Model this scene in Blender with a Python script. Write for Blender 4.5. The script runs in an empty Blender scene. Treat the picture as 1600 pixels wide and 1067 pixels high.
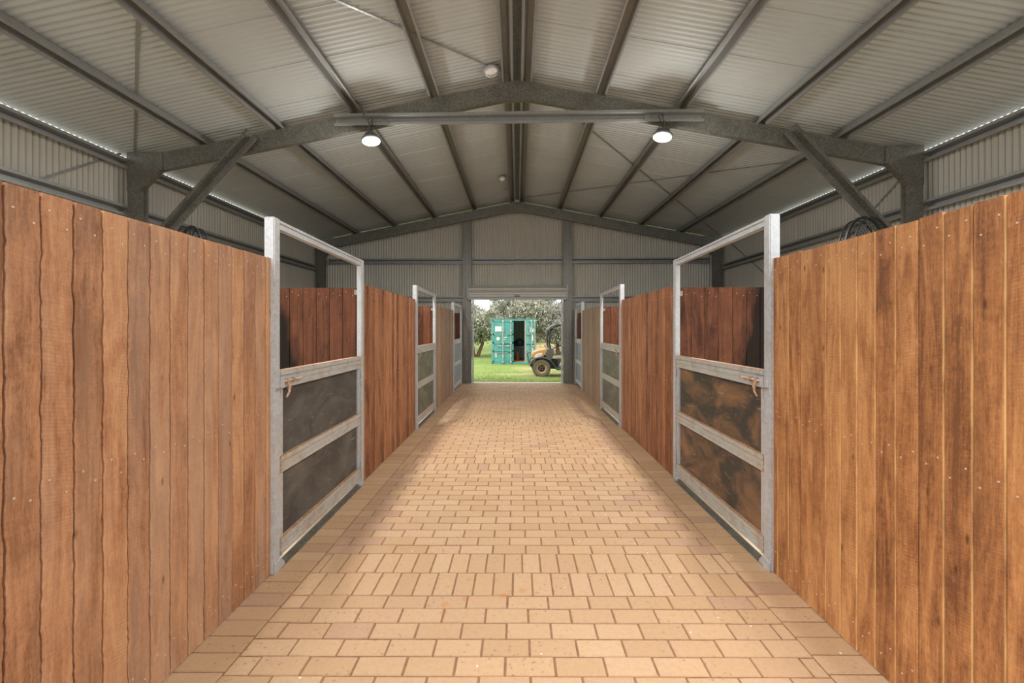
import bpy, bmesh, math, random
from mathutils import Vector, Matrix, noise as mnoise
S = bpy.context.scene
COL = S.collection
rnd = random.Random(7)

# ------------------------------------------------------------------ camera
F_PX, YAW, CAM_H = 685.0, 0.023, 1.575
cam_d = bpy.data.cameras.new('camera'); cam = bpy.data.objects.new('camera', cam_d); COL.objects.link(cam)
cam_d.sensor_width = 36.0; cam_d.lens = F_PX/1600*36.0
PX0 = 808 - F_PX*math.tan(YAW)
cam_d.shift_x = (800-PX0)/1600.0; cam_d.shift_y = -(533.5-513)/1600.0
cam.location = (0, 0, CAM_H); cam.rotation_euler = (math.pi/2, 0, YAW)
cam_d.clip_start = 0.05; cam_d.clip_end = 500
S.camera = cam

# ------------------------------------------------------------------ world, sun, exposure
W = bpy.data.worlds.new('overcast_sky'); S.world = W; W.use_nodes = True
nt = W.node_tree; nt.nodes.clear()
bgn = nt.nodes.new('ShaderNodeBackground'); wo = nt.nodes.new('ShaderNodeOutputWorld')
tc = nt.nodes.new('ShaderNodeTexCoord'); nz = nt.nodes.new('ShaderNodeTexNoise'); cr = nt.nodes.new('ShaderNodeValToRGB')
nz.inputs['Scale'].default_value = 3.0; nz.inputs['Detail'].default_value = 5
cr.color_ramp.elements[0].color = (0.80, 0.88, 1.0, 1); cr.color_ramp.elements[0].position = 0.35
cr.color_ramp.elements[1].color = (1.0, 0.99, 0.97, 1); cr.color_ramp.elements[1].position = 0.6
nt.links.new(tc.outputs['Generated'], nz.inputs['Vector']); nt.links.new(nz.outputs['Fac'], cr.inputs['Fac'])
nt.links.new(cr.outputs['Color'], bgn.inputs['Color']); nt.links.new(bgn.outputs['Background'], wo.inputs['Surface'])
bgn.inputs['Strength'].default_value = 1.4
sun_d = bpy.data.lights.new('sun', 'SUN'); sun = bpy.data.objects.new('sun', sun_d); COL.objects.link(sun)
sun_d.energy = 1.6; sun_d.angle = math.radians(25); sun_d.color = (1, 0.96, 0.9)
sun.rotation_euler = (math.radians(22), math.radians(-38), 0)
S.view_settings.view_transform = 'Standard'; S.view_settings.look = 'None'
S.view_settings.exposure = 0.55; S.view_settings.gamma = 1.0; S.view_settings.use_curve_mapping = False
LAMP_W = 95.0

# ------------------------------------------------------------------ material helpers
def sr(r, g, b):
    f = lambda c: ((c/255+0.055)/1.055)**2.4 if c > 10 else c/255/12.92
    return (f(r), f(g), f(b), 1)
def newmat(name):
    m = bpy.data.materials.new(name); m.use_nodes = True
    return m, m.node_tree, m.node_tree.nodes['Principled BSDF']
class N:
    def __init__(s, nt): s.nt = nt
    def n(s, t, **k):
        x = s.nt.nodes.new(t)
        for a, b in k.items(): setattr(x, a, b)
        return x
    def l(s, a, b): s.nt.links.new(a, b)
    def math(s, op, a, b=None, c=None, clamp=False):
        x = s.n('ShaderNodeMath', operation=op); x.use_clamp = clamp
        for i, v in enumerate((a, b, c)):
            if v is None: continue
            if isinstance(v, (int, float)): x.inputs[i].default_value = v
            else: s.l(v, x.inputs[i])
        return x.outputs[0]
    def mix(s, f, a, b, bt='MIX'):
        x = s.n('ShaderNodeMix', data_type='RGBA', blend_type=bt)
        for sock, v in ((x.inputs[0], f), (x.inputs[6], a), (x.inputs[7], b)):
            if isinstance(v, (int, float, tuple)): sock.default_value = v
            else: s.l(v, sock)
        return x.outputs[2]
    def noise(s, vec, scale, detail=3, rough=.55, dist=0):
        x = s.n('ShaderNodeTexNoise'); s.l(vec, x.inputs['Vector'])
        x.inputs['Scale'].default_value = scale; x.inputs['Detail'].default_value = detail
        x.inputs['Roughness'].default_value = rough; x.inputs['Distortion'].default_value = dist
        return x.outputs['Fac']
    def ramp(s, f, stops):
        x = s.n('ShaderNodeValToRGB'); e = x.color_ramp.elements
        while len(e) < len(stops): e.new(.5)
        for i, (p, c) in enumerate(stops):
            e[i].position = p; e[i].color = c if isinstance(c, tuple) else (c, c, c, 1)
        s.l(f, x.inputs[0]); return x.outputs[0]
    def mapping(s, vec, sc, rot=(0, 0, 0)):
        x = s.n('ShaderNodeMapping'); s.l(vec, x.inputs[0]); x.inputs['Scale'].default_value = sc; x.inputs['Rotation'].default_value = rot
        return x.outputs[0]
    def bump(s, h, st, dist, bsdf):
        x = s.n('ShaderNodeBump'); x.inputs['Strength'].default_value = st; x.inputs['Distance'].default_value = dist
        s.l(h, x.inputs['Height']); s.l(x.outputs[0], bsdf.inputs['Normal'])
def simple(name, col, rough=.6, metal=0, var=.12, scale=6, bump=0):
    m, t, b = newmat(name); g = N(t)
    o = g.n('ShaderNodeTexCoord').outputs['Object']
    f = g.noise(o, scale, 4)
    dark = tuple(c*(1-var) for c in col[:3])+(1,); lite = tuple(min(1, c*(1+var)) for c in col[:3])+(1,)
    g.l(g.ramp(f, [(.3, dark), (.7, lite)]), b.inputs['Base Color'])
    b.inputs['Roughness'].default_value = rough; b.inputs['Metallic'].default_value = metal
    if bump: g.bump(g.noise(o, scale*12, 3), bump, .004, b)
    return m
def galv(name, base, rough=.45, metal=.75, rust=0.0, contrast=.35, dust=0.0):
    m, t, b = newmat(name); g = N(t)
    o = g.n('ShaderNodeTexCoord').outputs['Object']
    v = g.n('ShaderNodeTexVoronoi'); v.inputs['Scale'].default_value = 70; g.l(o, v.inputs['Vector'])
    sep = g.n('ShaderNodeSeparateColor'); g.l(v.outputs['Color'], sep.inputs[0])
    big = g.noise(o, 5, 5, .6)
    k = g.math('MULTIPLY_ADD', sep.outputs[0], .5, g.math('MULTIPLY', big, .6))
    d = tuple(c*(1-contrast) for c in base[:3])+(1,); l = tuple(min(1, c*(1+contrast)) for c in base[:3])+(1,)
    c = g.ramp(k, [(.25, d), (.85, l)])
    if dust:
        dn = g.ramp(g.noise(o, 2.3, 6, .65), [(.45, 0.0), (.7, dust)])
        c = g.mix(dn, c, sr(186, 160, 130))
    if rust:
        rn = g.ramp(g.noise(o, 9, 6, .7), [(.5, 0.0), (.68, rust)])
        c = g.mix(rn, c, sr(150, 92, 55))
    g.l(c, b.inputs['Base Color'])
    b.inputs['Metallic'].default_value = metal
    g.l(g.ramp(k, [(.2, rough-.08), (.9, rough+.12)]), b.inputs['Roughness'])
    return m
def woodmat(name, dark, mid, light, edge, saw=.25, grey=0.0, stain=0.0, sh=.85, sk=1.25):
    """vertical sawn hardwood; UV u = metres across the board, v = metres up; attribute rnd = per-board values"""
    m, t, b = newmat(name); g = N(t)
    uv = g.n('ShaderNodeUVMap', uv_map='UVMap').outputs[0]
    at = g.n('ShaderNodeAttribute', attribute_name='rnd'); sp = g.n('ShaderNodeSeparateColor'); g.l(at.outputs['Color'], sp.inputs[0])
    r, q, e = sp.outputs[0], sp.outputs[1], sp.outputs[2]
    off = g.n('ShaderNodeCombineXYZ'); g.l(g.math('MULTIPLY', r, 37.1), off.inputs[0]); g.l(g.math('MULTIPLY', q, 53.7), off.inputs[1]); g.l(g.math('MULTIPLY', r, 11.0), off.inputs[2])
    add = g.n('ShaderNodeVectorMath', operation='ADD'); g.l(uv, add.inputs[0]); g.l(off.outputs[0], add.inputs[1]); P = add.outputs[0]
    fig = g.noise(g.mapping(P, (14, 1.3, 1)), 1.0, 4, .6, 1.6)
    grain = g.noise(g.mapping(P, (150, 5, 1)), 1.0, 4, .7, .4)
    fine = g.noise(g.mapping(P, (420, 60, 1)), 1.0, 2, .6)
    k = g.math('ADD', g.math('MULTIPLY', fig, .62), g.math('MULTIPLY', grain, .33))
    k = g.math('ADD', k, g.math('MULTIPLY', g.math('SUBTRACT', r, .5), .19))
    blot = g.noise(g.mapping(P, (5, 2.6, 1)), 1.0, 3, .55, .8)
    k = g.math('ADD', k, g.math('MULTIPLY', g.math('SUBTRACT', blot, .53), .38))
    k = g.math('ADD', k, g.math('MULTIPLY', g.math('SUBTRACT', fine, .5), .24))
    mot = g.noise(g.mapping(P, (46, 22, 1)), 1.0, 4, .7, 1.2)
    k = g.math('ADD', k, g.math('MULTIPLY', g.math('SUBTRACT', mot, .5), .26))
    curl = g.noise(g.mapping(P, (9, 26, 1)), 1.0, 3, .6, 2.5)
    k = g.math('ADD', k, g.math('MULTIPLY', g.math('SUBTRACT', curl, .5), .14))
    c = g.ramp(k, [(.27, dark), (.44, mid), (.64, light)])
    # saw marks, slanting across the board
    sw = g.n('ShaderNodeTexWave', wave_type='BANDS', bands_direction='Y'); g.l(g.mapping(P, (22, 60, 1), (0, 0, .5)), sw.inputs['Vector'])
    sw.inputs['Scale'].default_value = .45; sw.inputs['Distortion'].default_value = 5.0; sw.inputs['Detail'].default_value = 2; sw.inputs['Detail Scale'].default_value = .8
    swm = g.math('MULTIPLY', g.ramp(g.noise(g.mapping(P, (6, 1.6, 1)), 1, 2), [(.45, 0.0), (.65, 1.0)]), saw)
    c = g.mix(g.math('MULTIPLY', sw.outputs['Fac'], swm), c, dark)
    # hue drift
    c = g.mix(g.ramp(g.noise(g.mapping(P, (3, .6, 1)), 1, 2), [(.4, 0.0), (.7, .35)]), c, g.mix(.5, c, light))
    if grey:
        gm = g.ramp(g.math('ADD', g.noise(g.mapping(P, (10, 1.0, 1)), 1, 4, .6), g.math('MULTIPLY', g.math('SUBTRACT', q, .5), .35)), [(.42, 0.0), (.72, grey)])
        c = g.mix(gm, c, sr(176, 150, 128))
    # knots and specks
    vo = g.n('ShaderNodeTexVoronoi'); vo.inputs['Scale'].default_value = 1.0; g.l(g.mapping(P, (9, 3.3, 1)), vo.inputs['Vector'])
    kn = g.ramp(vo.outputs['Distance'], [(.03, .75), (.09, 0.0)])
    c = g.mix(kn, c, tuple(x*.5 for x in dark[:3])+(1,))
    # sapwood line along the board edges
    sx = g.n('ShaderNodeSeparateXYZ'); g.l(uv, sx.inputs[0])
    em = g.ramp(sx.outputs[0], [(.0, 1.0), (.0045, 0.0)])
    em2 = g.math('MULTIPLY', em, g.math('GREATER_THAN', e, .45))
    em2 = g.math('MULTIPLY', em2, g.ramp(g.noise(g.mapping(P, (2, 4, 1)), 1, 2), [(.35, .1), (.6, .85)]))
    c = g.mix(em2, c, edge)
    if stain:
        so = g.n('ShaderNodeTexCoord').outputs['Object']
        ss = g.n('ShaderNodeSeparateXYZ'); g.l(so, ss.inputs[0])
        sn = g.noise(g.mapping(so, (3.2, 1, 1.1)), 1, 3, .6)
        hh = g.math('SUBTRACT', g.math('MULTIPLY', sn, 1.9), g.math('MULTIPLY', g.math('SUBTRACT', ss.outputs[2], sh), .8))
        sideways = g.math('MULTIPLY', g.math('SUBTRACT', ss.outputs[0], stain), 1.0)
        dd = g.math('MULTIPLY', g.math('ABSOLUTE', sideways), sk)
        f = g.math('SUBTRACT', hh, dd)
        c = g.mix(g.ramp(f, [(.12, 0.0), (.5, .93)]), c, sr(24, 20, 16))
    g.l(c, b.inputs['Base Color'])
    b.inputs['Roughness'].default_value = .62; b.inputs['Specular IOR Level'].default_value = .25
    hgt = g.math('ADD', g.math('MULTIPLY', grain, .6), g.math('MULTIPLY', g.math('MULTIPLY', sw.outputs['Fac'], swm), .8))
    g.bump(hgt, .35, .003, b)
    return m

M = {}
M['galv'] = galv('galvanised_steel', sr(150, 150, 146), .42, .3, contrast=.12)
M['galv_post'] = galv('galvanised_post_steel', sr(190, 194, 196), .5, .35, rust=.15, contrast=.13, dust=.2)
M['galv_gate'] = galv('galvanised_gate_steel', sr(190, 191, 186), .5, .3, rust=.35, contrast=.12, dust=.55)
M['galv_frame'] = galv('spangled_frame_steel', sr(124, 122, 113), .45, .5, contrast=.35)
M['rusty'] = galv('rusty_steel', sr(184, 150, 118), .6, .2, rust=.5)
M['bolt'] = simple('bolt_zinc', sr(205, 203, 196), .35, .8)
M['screw'] = simple('screw_zinc', sr(206, 190, 170), .4, .4)
M['sheet'] = simple('sheeting_beige', sr(180, 184, 181), .55, 0, .05, 1.2)
M['sheet_wall'] = simple('wall_sheeting_beige', sr(176, 171, 158), .5, 0, .05, 1.2)
M['sheet_back'] = simple('gable_sheeting_beige', sr(206, 202, 188), .5, 0, .05, 1.2)
M['roller'] = simple('roller_door_beige', sr(186, 183, 172), .4, .1, .05)
M['black'] = simple('black_plastic', sr(30, 30, 29), .5, 0, .15)
M['cable'] = simple('grey_cable', sr(88, 86, 80), .5)
M['white'] = simple('white_plastic', sr(232, 232, 226), .4, 0, .03)
M['rubber_tyre'] = simple('tyre_rubber', sr(112, 104, 94), .85, 0, .3, 20, .5)
M['teal'] = simple('teal_container_paint', sr(92, 160, 154), .5, 0, .15, 3)
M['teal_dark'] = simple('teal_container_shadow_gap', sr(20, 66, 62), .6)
M['rod'] = simple('lock_rod_steel', sr(196, 198, 194), .45, .3, .15)
M['orange'] = simple('burnt_orange_paint', sr(204, 146, 82), .4, 0, .12)
M['rim'] = simple('dusty_orange_rim', sr(180, 136, 104), .6, 0, .25, 14)
M['greyplastic'] = simple('grey_plastic', sr(92, 90, 88), .55, 0, .15)
M['plywood'] = simple('container_ply_floor', sr(180, 118, 78), .7, 0, .2)
M['bounce_floor'] = simple('stall_bounce_floor', sr(222, 204, 176), .9, 0, .25, 4)  # invented pale tone so the hidden stall floors bounce light upwards
M['interior'] = simple('container_interior', sr(196, 188, 170), .7)
M['orange_tool'] = simple('orange_tool_plastic', sr(205, 88, 36), .5)
M['bark'] = simple('tree_bark', sr(122, 92, 76), .9, 0, .3, 9, .6)
M['post_wood'] = simple('vineyard_post', sr(196, 158, 138), .9)

M['wood_a'] = woodmat('rough_sawn_hardwood', sr(122, 82, 56), sr(166, 118, 84), sr(194, 148, 108), sr(226, 196, 150), .24, grey=.4)
M['wood_b'] = woodmat('dressed_hardwood', sr(98, 60, 38), sr(154, 102, 62), sr(192, 140, 90), sr(226, 180, 116), .3)
M['wood_c'] = woodmat('red_hardwood', sr(92, 58, 40), sr(140, 92, 64), sr(178, 124, 86), sr(222, 172, 118), .2)
M['wood_d'] = woodmat('weathered_hardwood', sr(118, 88, 68), sr(152, 120, 94), sr(182, 152, 124), sr(210, 178, 140), .2, grey=.5)
M['wood_e'] = woodmat('dark_red_hardwood', sr(72, 42, 29), sr(108, 66, 46), sr(138, 86, 58), sr(170, 116, 76), .2, stain=-.98, sh=1.45, sk=2.6)
M['wood_f'] = woodmat('dark_red_hardwood_stained', sr(72, 42, 29), sr(108, 66, 46), sr(136, 84, 56), sr(170, 116, 76), .2, stain=.98, sh=.95, sk=1.9)
M['wood_g'] = woodmat('dark_red_hardwood_clean', sr(72, 42, 29), sr(108, 66, 46), sr(138, 86, 56), sr(170, 116, 76), .2)

def rubber(name, base, dust, amt, seed):
    m, t, b = newmat(name); g = N(t)
    o = g.n('ShaderNodeTexCoord').outputs['Object']
    off = g.mapping(o, (1, 1, 1)); off.node.inputs['Location'].default_value = (seed, seed*1.7, seed*.3)
    n1 = g.noise(g.mapping(off, (1.2, 1.6, 3.2)), 1.2, 5, .62, .8)
    n2 = g.noise(g.mapping(off, (2, 3, 16)), 2.0, 4, .7, 1.0)
    c = g.mix(g.ramp(n1, [(.42, 0.0), (.68, amt)]), base, dust)
    c = g.mix(g.ramp(n2, [(.62, 0.0), (.72, amt*.6)]), c, sr(196, 182, 160))
    vo = g.n('ShaderNodeTexVoronoi'); vo.inputs['Scale'].default_value = 9; g.l(off, vo.inputs['Vector'])
    c = g.mix(g.ramp(vo.outputs['Distance'], [(.03, .8), (.06, 0.0)]), c, sr(200, 178, 150))
    g.l(c, b.inputs['Base Color']); b.inputs['Roughness'].default_value = .55
    return m
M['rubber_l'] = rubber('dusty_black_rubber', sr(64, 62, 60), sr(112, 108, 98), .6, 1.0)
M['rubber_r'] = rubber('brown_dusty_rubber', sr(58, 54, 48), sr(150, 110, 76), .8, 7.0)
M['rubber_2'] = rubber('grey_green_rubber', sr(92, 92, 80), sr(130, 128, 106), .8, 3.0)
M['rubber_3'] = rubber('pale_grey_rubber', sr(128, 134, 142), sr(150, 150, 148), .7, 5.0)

def paver_mat():
    m, t, b = newmat('clay_pavers'); g = N(t)
    at = g.n('ShaderNodeAttribute', attribute_name='rnd'); sp = g.n('ShaderNodeSeparateColor'); g.l(at.outputs['Color'], sp.inputs[0])
    o = g.n('ShaderNodeTexCoord').outputs['Object']
    c = g.ramp(sp.outputs[0], [(0.0, sr(180, 148, 112)), (.5, sr(187, 155, 119)), (1.0, sr(194, 163, 128))])
    c = g.mix(g.math('MULTIPLY', sp.outputs[1], .35), c, sr(190, 154, 126))
    big = g.noise(o, .9, 4, .6)
    c = g.mix(g.ramp(big, [(.4, .0), (.7, .3)]), c, sr(180, 136, 90))
    # mauve tint on most pavers along the sides of the middle part
    c = g.mix(g.math('MULTIPLY', g.math('GREATER_THAN', sp.outputs[2], .55), .45), c, sr(164, 128, 110))
    pit = g.n('ShaderNodeTexVoronoi'); pit.inputs['Scale'].default_value = 26; g.l(o, pit.inputs['Vector'])
    pm = g.math('MULTIPLY', g.ramp(pit.outputs['Distance'], [(.10, .55), (.22, 0.0)]), g.ramp(g.noise(o, 3.1, 3), [(.44, 0.0), (.56, 1.0)]))
    c = g.mix(pm, c, sr(118, 98, 84))
    fl = g.n('ShaderNodeTexVoronoi'); fl.inputs['Scale'].default_value = 7.3; g.l(o, fl.inputs['Vector'])
    c = g.mix(g.ramp(fl.outputs['Distance'], [(.028, .9), (.045, 0.0)]), c, sr(238, 234, 226))
    # damp spots, a small group in the middle foreground
    dm = g.n('ShaderNodeVectorMath', operation='DISTANCE'); g.l(o, dm.inputs[0]); dm.inputs[1].default_value = (-.2, 2.55, 0)
    dv = g.n('ShaderNodeTexVoronoi'); dv.inputs['Scale'].default_value = 11; g.l(o, dv.inputs['Vector'])
    ds = g.math('MULTIPLY', g.ramp(dv.outputs['Distance'], [(.22, .8), (.32, 0.0)]), g.ramp(dm.outputs['Value'], [(.22, 1.0), (.34, 0.0)]))
    c = g.mix(ds, c, sr(186, 134, 84))
    gr = g.noise(o, 160, 3, .7)
    c = g.mix(g.math('MULTIPLY', g.math('SUBTRACT', gr, .5), .9), c, sr(130, 96, 70))
    mot = g.noise(o, 38, 4, .7)
    c = g.mix(g.ramp(mot, [(.45, 0.0), (.75, .35)]), c, sr(158, 124, 92))
    g.l(c, b.inputs['Base Color']); b.inputs['Roughness'].default_value = .8; b.inputs['Specular IOR Level'].default_value = .3
    g.bump(gr, .4, .002, b)
    return m
M['paver'] = paver_mat()
M['joint'] = simple('joint_sand', sr(132, 98, 70), .95, 0, .25, 30)

def grass_mat():
    m, t, b = newmat('grass_ground'); g = N(t)
    o = g.n('ShaderNodeTexCoord').outputs['Object']
    n1 = g.noise(o, 1.3, 5, .65); n2 = g.noise(o, 14, 4, .7)
    c = g.ramp(n2, [(.3, sr(92, 116, 44)), (.5, sr(124, 146, 62)), (.75, sr(164, 176, 92))])
    c = g.mix(g.ramp(n1, [(.45, 0.0), (.7, .5)]), c, sr(170, 176, 104))
    sx = g.n('ShaderNodeSeparateXYZ'); g.l(o, sx.inputs[0])
    # worn wheel track running across in front of the container, and bare earth on the orchard rise
    ty = g.math('ADD', sx.outputs[1], g.math('MULTIPLY', g.math('SUBTRACT', g.noise(o, .5, 2), .5), 1.6))
    d1 = g.math('ABSOLUTE', g.math('SUBTRACT', ty, 16.9)); d2 = g.math('ABSOLUTE', g.math('SUBTRACT', ty, 20.6))
    xr = g.ramp(g.math('MULTIPLY', g.math('ADD', sx.outputs[0], 3.0), .1), [(.2, .12), (.4, 1.0)])
    t1 = g.math('MULTIPLY', g.ramp(d1, [(.35, 1.0), (.8, 0.0)]), xr)
    t2 = g.math('MULTIPLY', g.ramp(d2, [(.9, 1.0), (1.6, 0.0)]), g.ramp(g.math('MULTIPLY', g.math('ADD', sx.outputs[0], 3.0), .1), [(.25, .0), (.33, .9)]))
    tr = g.math('MAXIMUM', t1, t2)
    far = g.math('MULTIPLY', g.ramp(g.math('MULTIPLY', sx.outputs[1], .01), [(.29, 0.0), (.34, 1.0)]), g.ramp(g.noise(g.mapping(o, (.15, .6, 1)), 1, 3), [(.48, 0.0), (.56, 1.0)]))
    tr = g.math('MAXIMUM', tr, g.math('MULTIPLY', far, g.ramp(g.math('MULTIPLY', sx.outputs[0], .1), [(.0, 0.0), (.1, .9)])))
    tr = g.math('MULTIPLY', tr, g.ramp(g.noise(o, 3.5, 5, .7), [(.32, .25), (.55, 1.0)]))
    c = g.mix(tr, c, g.ramp(n2, [(.3, sr(186, 140, 100)), (.7, sr(216, 182, 146))]))
    g.l(c, b.inputs['Base Color']); b.inputs['Roughness'].default_value = .9
    g.bump(n2, .6, .05, b)
    return m
M['grass'] = grass_mat()
M['blade'] = simple('grass_blade', sr(138, 162, 72), .7, 0, .25, 3)
def leafmat(name, a, b2):
    m, t, b = newmat(name); g = N(t)
    at = g.n('ShaderNodeAttribute', attribute_name='rnd'); sp = g.n('ShaderNodeSeparateColor'); g.l(at.outputs['Color'], sp.inputs[0])
    g.l(g.ramp(sp.outputs[0], [(0, a), (1, b2)]), b.inputs['Base Color']); b.inputs['Roughness'].default_value = .6
    return m
M['leaf'] = leafmat('olive_leaf', sr(112, 112, 88), sr(216, 214, 194))
M['leaf2'] = leafmat('grey_leaf', sr(104, 100, 84), sr(204, 200, 186))

def emit(name, col, st):
    m = bpy.data.materials.new(name); m.use_nodes = True; t = m.node_tree; t.nodes.clear()
    e = t.nodes.new('ShaderNodeEmission'); o = t.nodes.new('ShaderNodeOutputMaterial')
    e.inputs[0].default_value = col; e.inputs[1].default_value = st; t.links.new(e.outputs[0], o.inputs[0]); return m
M['led'] = emit('led_lens', (1, .98, .94, 1), 9)

# ------------------------------------------------------------------ mesh helpers
class MB:
    """collects shapes and links them as one mesh object"""
    def __init__(s): s.v = []; s.f = []; s.uv = None; s.c = []; s.fc = []
    def add(s, vs, fs, col=None):
        k = len(s.v); s.v += [tuple(v) for v in vs]
        for f in fs: s.f.append(tuple(i+k for i in f)); s.fc.append(col)
        return s
    def box(s, x0, x1, y0, y1, z0, z1, bev=0.0):
        if bev <= 0:
            vs = [(x, y, z) for x in (x0, x1) for y in (y0, y1) for z in (z0, z1)]
            return s.add(vs, [(0, 1, 3, 2), (4, 6, 7, 5), (0, 4, 5, 1), (2, 3, 7, 6), (0, 2, 6, 4), (1, 5, 7, 3)])
        b = bmesh.new(); bmesh.ops.create_cube(b, size=1)
        for v in b.verts: v.co = Vector(((x0+x1)/2+v.co.x*(x1-x0), (y0+y1)/2+v.co.y*(y1-y0), (z0+z1)/2+v.co.z*(z1-z0)))
        bmesh.ops.bevel(b, geom=b.edges[:], offset=bev, segments=2, affect='EDGES')
        s.addbm(b); return s
    def addbm(s, b, mat=None):
        b.verts.ensure_lookup_table(); b.verts.index_update()
        s.add([(mat @ v.co) if mat else v.co for v in b.verts], [[v.index for v in f.verts] for f in b.faces]); b.free()
    def ext(s, prof, p0, p1, u, cap=True):
        """extrude a closed 2D outline (a along u, b along d x u) from p0 to p1"""
        p0 = Vector(p0); p1 = Vector(p1); d = (p1-p0).normalized(); u = Vector(u); u = (u-d*u.dot(d)).normalized(); w = d.cross(u)
        n = len(prof)
        vs = [p0+u*a+w*b for a, b in prof]+[p1+u*a+w*b for a, b in prof]
        fs = [(i, (i+1) % n, n+(i+1) % n, n+i) for i in range(n)]
        if cap: fs += [tuple(range(n-1, -1, -1)), tuple(range(n, 2*n))]
        return s.add(vs, fs)
    def tube(s, pts, r, n=8, closed=False):
        pts = [Vector(p) for p in pts]; rs = r if isinstance(r, (list, tuple)) else [r]*len(pts)
        vs = []; fs = []; m = len(pts); prev = None
        for i, p in enumerate(pts):
            a = pts[(i-1) % m] if (i or closed) else p; c = pts[(i+1) % m] if (i < m-1 or closed) else p
            d = (c-a).normalized()
            u = prev if prev is not None else (Vector((0, 0, 1)) if abs(d.z) < .9 else Vector((1, 0, 0)))
            u = (u-d*u.dot(d)).normalized(); prev = u; w = d.cross(u)
            vs += [p+(u*math.cos(t)+w*math.sin(t))*rs[i] for t in [2*math.pi*j/n for j in range(n)]]
        for i in range(m if closed else m-1):
            for j in range(n):
                fs.append((i*n+j, i*n+(j+1) % n, ((i+1) % m)*n+(j+1) % n, ((i+1) % m)*n+j))
        if not closed: fs += [tuple(range(n-1, -1, -1)), tuple(range((m-1)*n, m*n))]
        return s.add(vs, fs)
    def lathe(s, prof, c=(0, 0, 0), axis='z', n=24, rot=None, cap=True):
        vs = []; fs = []; m = len(prof)
        for r, h in prof:
            for j in range(n):
                t = 2*math.pi*j/n; a, b = r*math.cos(t), r*math.sin(t)
                p = Vector((a, b, h)) if axis == 'z' else (Vector((a, h, b)) if axis == 'y' else Vector((h, a, b)))
                if rot: p = rot @ p
                vs.append(p+Vector(c))
        for i in range(m-1):
            for j in range(n): fs.append((i*n+j, i*n+(j+1) % n, (i+1)*n+(j+1) % n, (i+1)*n+j))
        if cap: fs += [tuple(range(n-1, -1, -1)), tuple(range((m-1)*n, m*n))]
        return s.add(vs, fs)
    def build(s, name, mat, parent=None, smooth=False, recalc=True, weld=False):
        me = bpy.data.meshes.new(name)
        org = Vector((0, 0, 0))
        if parent is None and s.v and name not in ('floor', 'ceiling', 'ground'):
            xs = [v[0] for v in s.v]; ys = [v[1] for v in s.v]; zs = [v[2] for v in s.v]
            org = Vector(((min(xs)+max(xs))/2, (min(ys)+max(ys))/2, min(zs)))
        elif parent is not None: org = wloc(parent)
        me.from_pydata([tuple(Vector(v)-org) for v in s.v], [], s.f)
        if s.uv:
            ul = me.uv_layers.new(name='UVMap'); flat = []
            for f in s.f:
                for i in f: flat += s.uv[i]
            ul.data.foreach_set('uv', flat)
        if any(c is not None for c in s.fc):
            ca = me.color_attributes.new('rnd', 'FLOAT_COLOR', 'CORNER'); flat = []
            for f, c in zip(s.f, s.fc):
                for i in f: flat += [*(c or (.5, .5, .5)), 1.0]
            ca.data.foreach_set('color', flat)
        me.materials.append(M[mat] if isinstance(mat, str) else mat)
        if recalc:
            b = bmesh.new(); b.from_mesh(me)
            if weld: bmesh.ops.remove_doubles(b, verts=b.verts[:], dist=1e-5)
            bmesh.ops.recalc_face_normals(b, faces=b.faces[:]); b.to_mesh(me); b.free()
        if smooth:
            for p in me.polygons: p.use_smooth = True
            try: me.set_sharp_from_angle(angle=math.radians(35))
            except Exception: pass
        o = bpy.data.objects.new(name, me); COL.objects.link(o)
        if parent is not None: o.parent = parent
        else: o.location = org
        return o
def wloc(o):
    p = Vector((0, 0, 0))
    while o is not None: p = p+o.location; o = o.parent
    return p
def tag(o, label=None, cat=None, group=None, kind=None):
    if label: o['label'] = label
    if cat: o['category'] = cat
    if group: o['group'] = group
    if kind: o['kind'] = kind
    return o
def thing(name, loc, label, cat, group=None):
    o = bpy.data.objects.new(name, None); COL.objects.link(o); o.location = loc; o.empty_display_size = .1; o['kind'] = 'thing'
    return tag(o, label, cat, group)
def part_at(src, parent, loc, name=None):
    c = src.copy(); COL.objects.link(c); c.parent = parent; c.location = loc; return c
def thick(path, t):
    """closed outline of an open folded-sheet path of thickness t"""
    P = [Vector(p) for p in path]; out = []
    for i, p in enumerate(P):
        ns = []
        if i: d = (P[i]-P[i-1]).normalized(); ns.append(Vector((-d.y, d.x)))
        if i < len(P)-1: d = (P[i+1]-P[i]).normalized(); ns.append(Vector((-d.y, d.x)))
        nrm = sum(ns, Vector((0, 0))).normalized(); k = t/max(.3, nrm.dot(ns[0])); out.append(p+nrm*k)
    return [tuple(p) for p in P]+[tuple(p) for p in reversed(out)]
def hat(w, h, crown=.05, lip=.012, t=.003, f=.032):
    """top-hat section, flanges at b=0, crown at b=h"""
    a = [(-w/2, -lip*0+.010), (-w/2, 0), (-w/2+f, 0), (-crown/2, h), (crown/2, h), (w/2-f, 0), (w/2, 0), (w/2, .010)]
    return thick(a, -t)
def cee(w, fl, lip=.02, t=.004):
    return thick([(-w/2+lip, fl), (-w/2, fl), (-w/2, 0), (w/2, 0), (w/2, fl), (w/2-lip, fl)], t)

# ------------------------------------------------------------------ dimensions
Y0, Y1, Y2, YB = 0.15, 6.35, 12.45, 12.80       # frames, back wall
HW = 5.76; WX = 5.86; SL = 0.192; ZR = 5.17     # column outer face, wall sheet, slope, rafter top at the ridge
XL, XR = -1.575, 1.655                          # corridor faces of the stall fronts
zr = lambda x: ZR-SL*abs(x)

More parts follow.
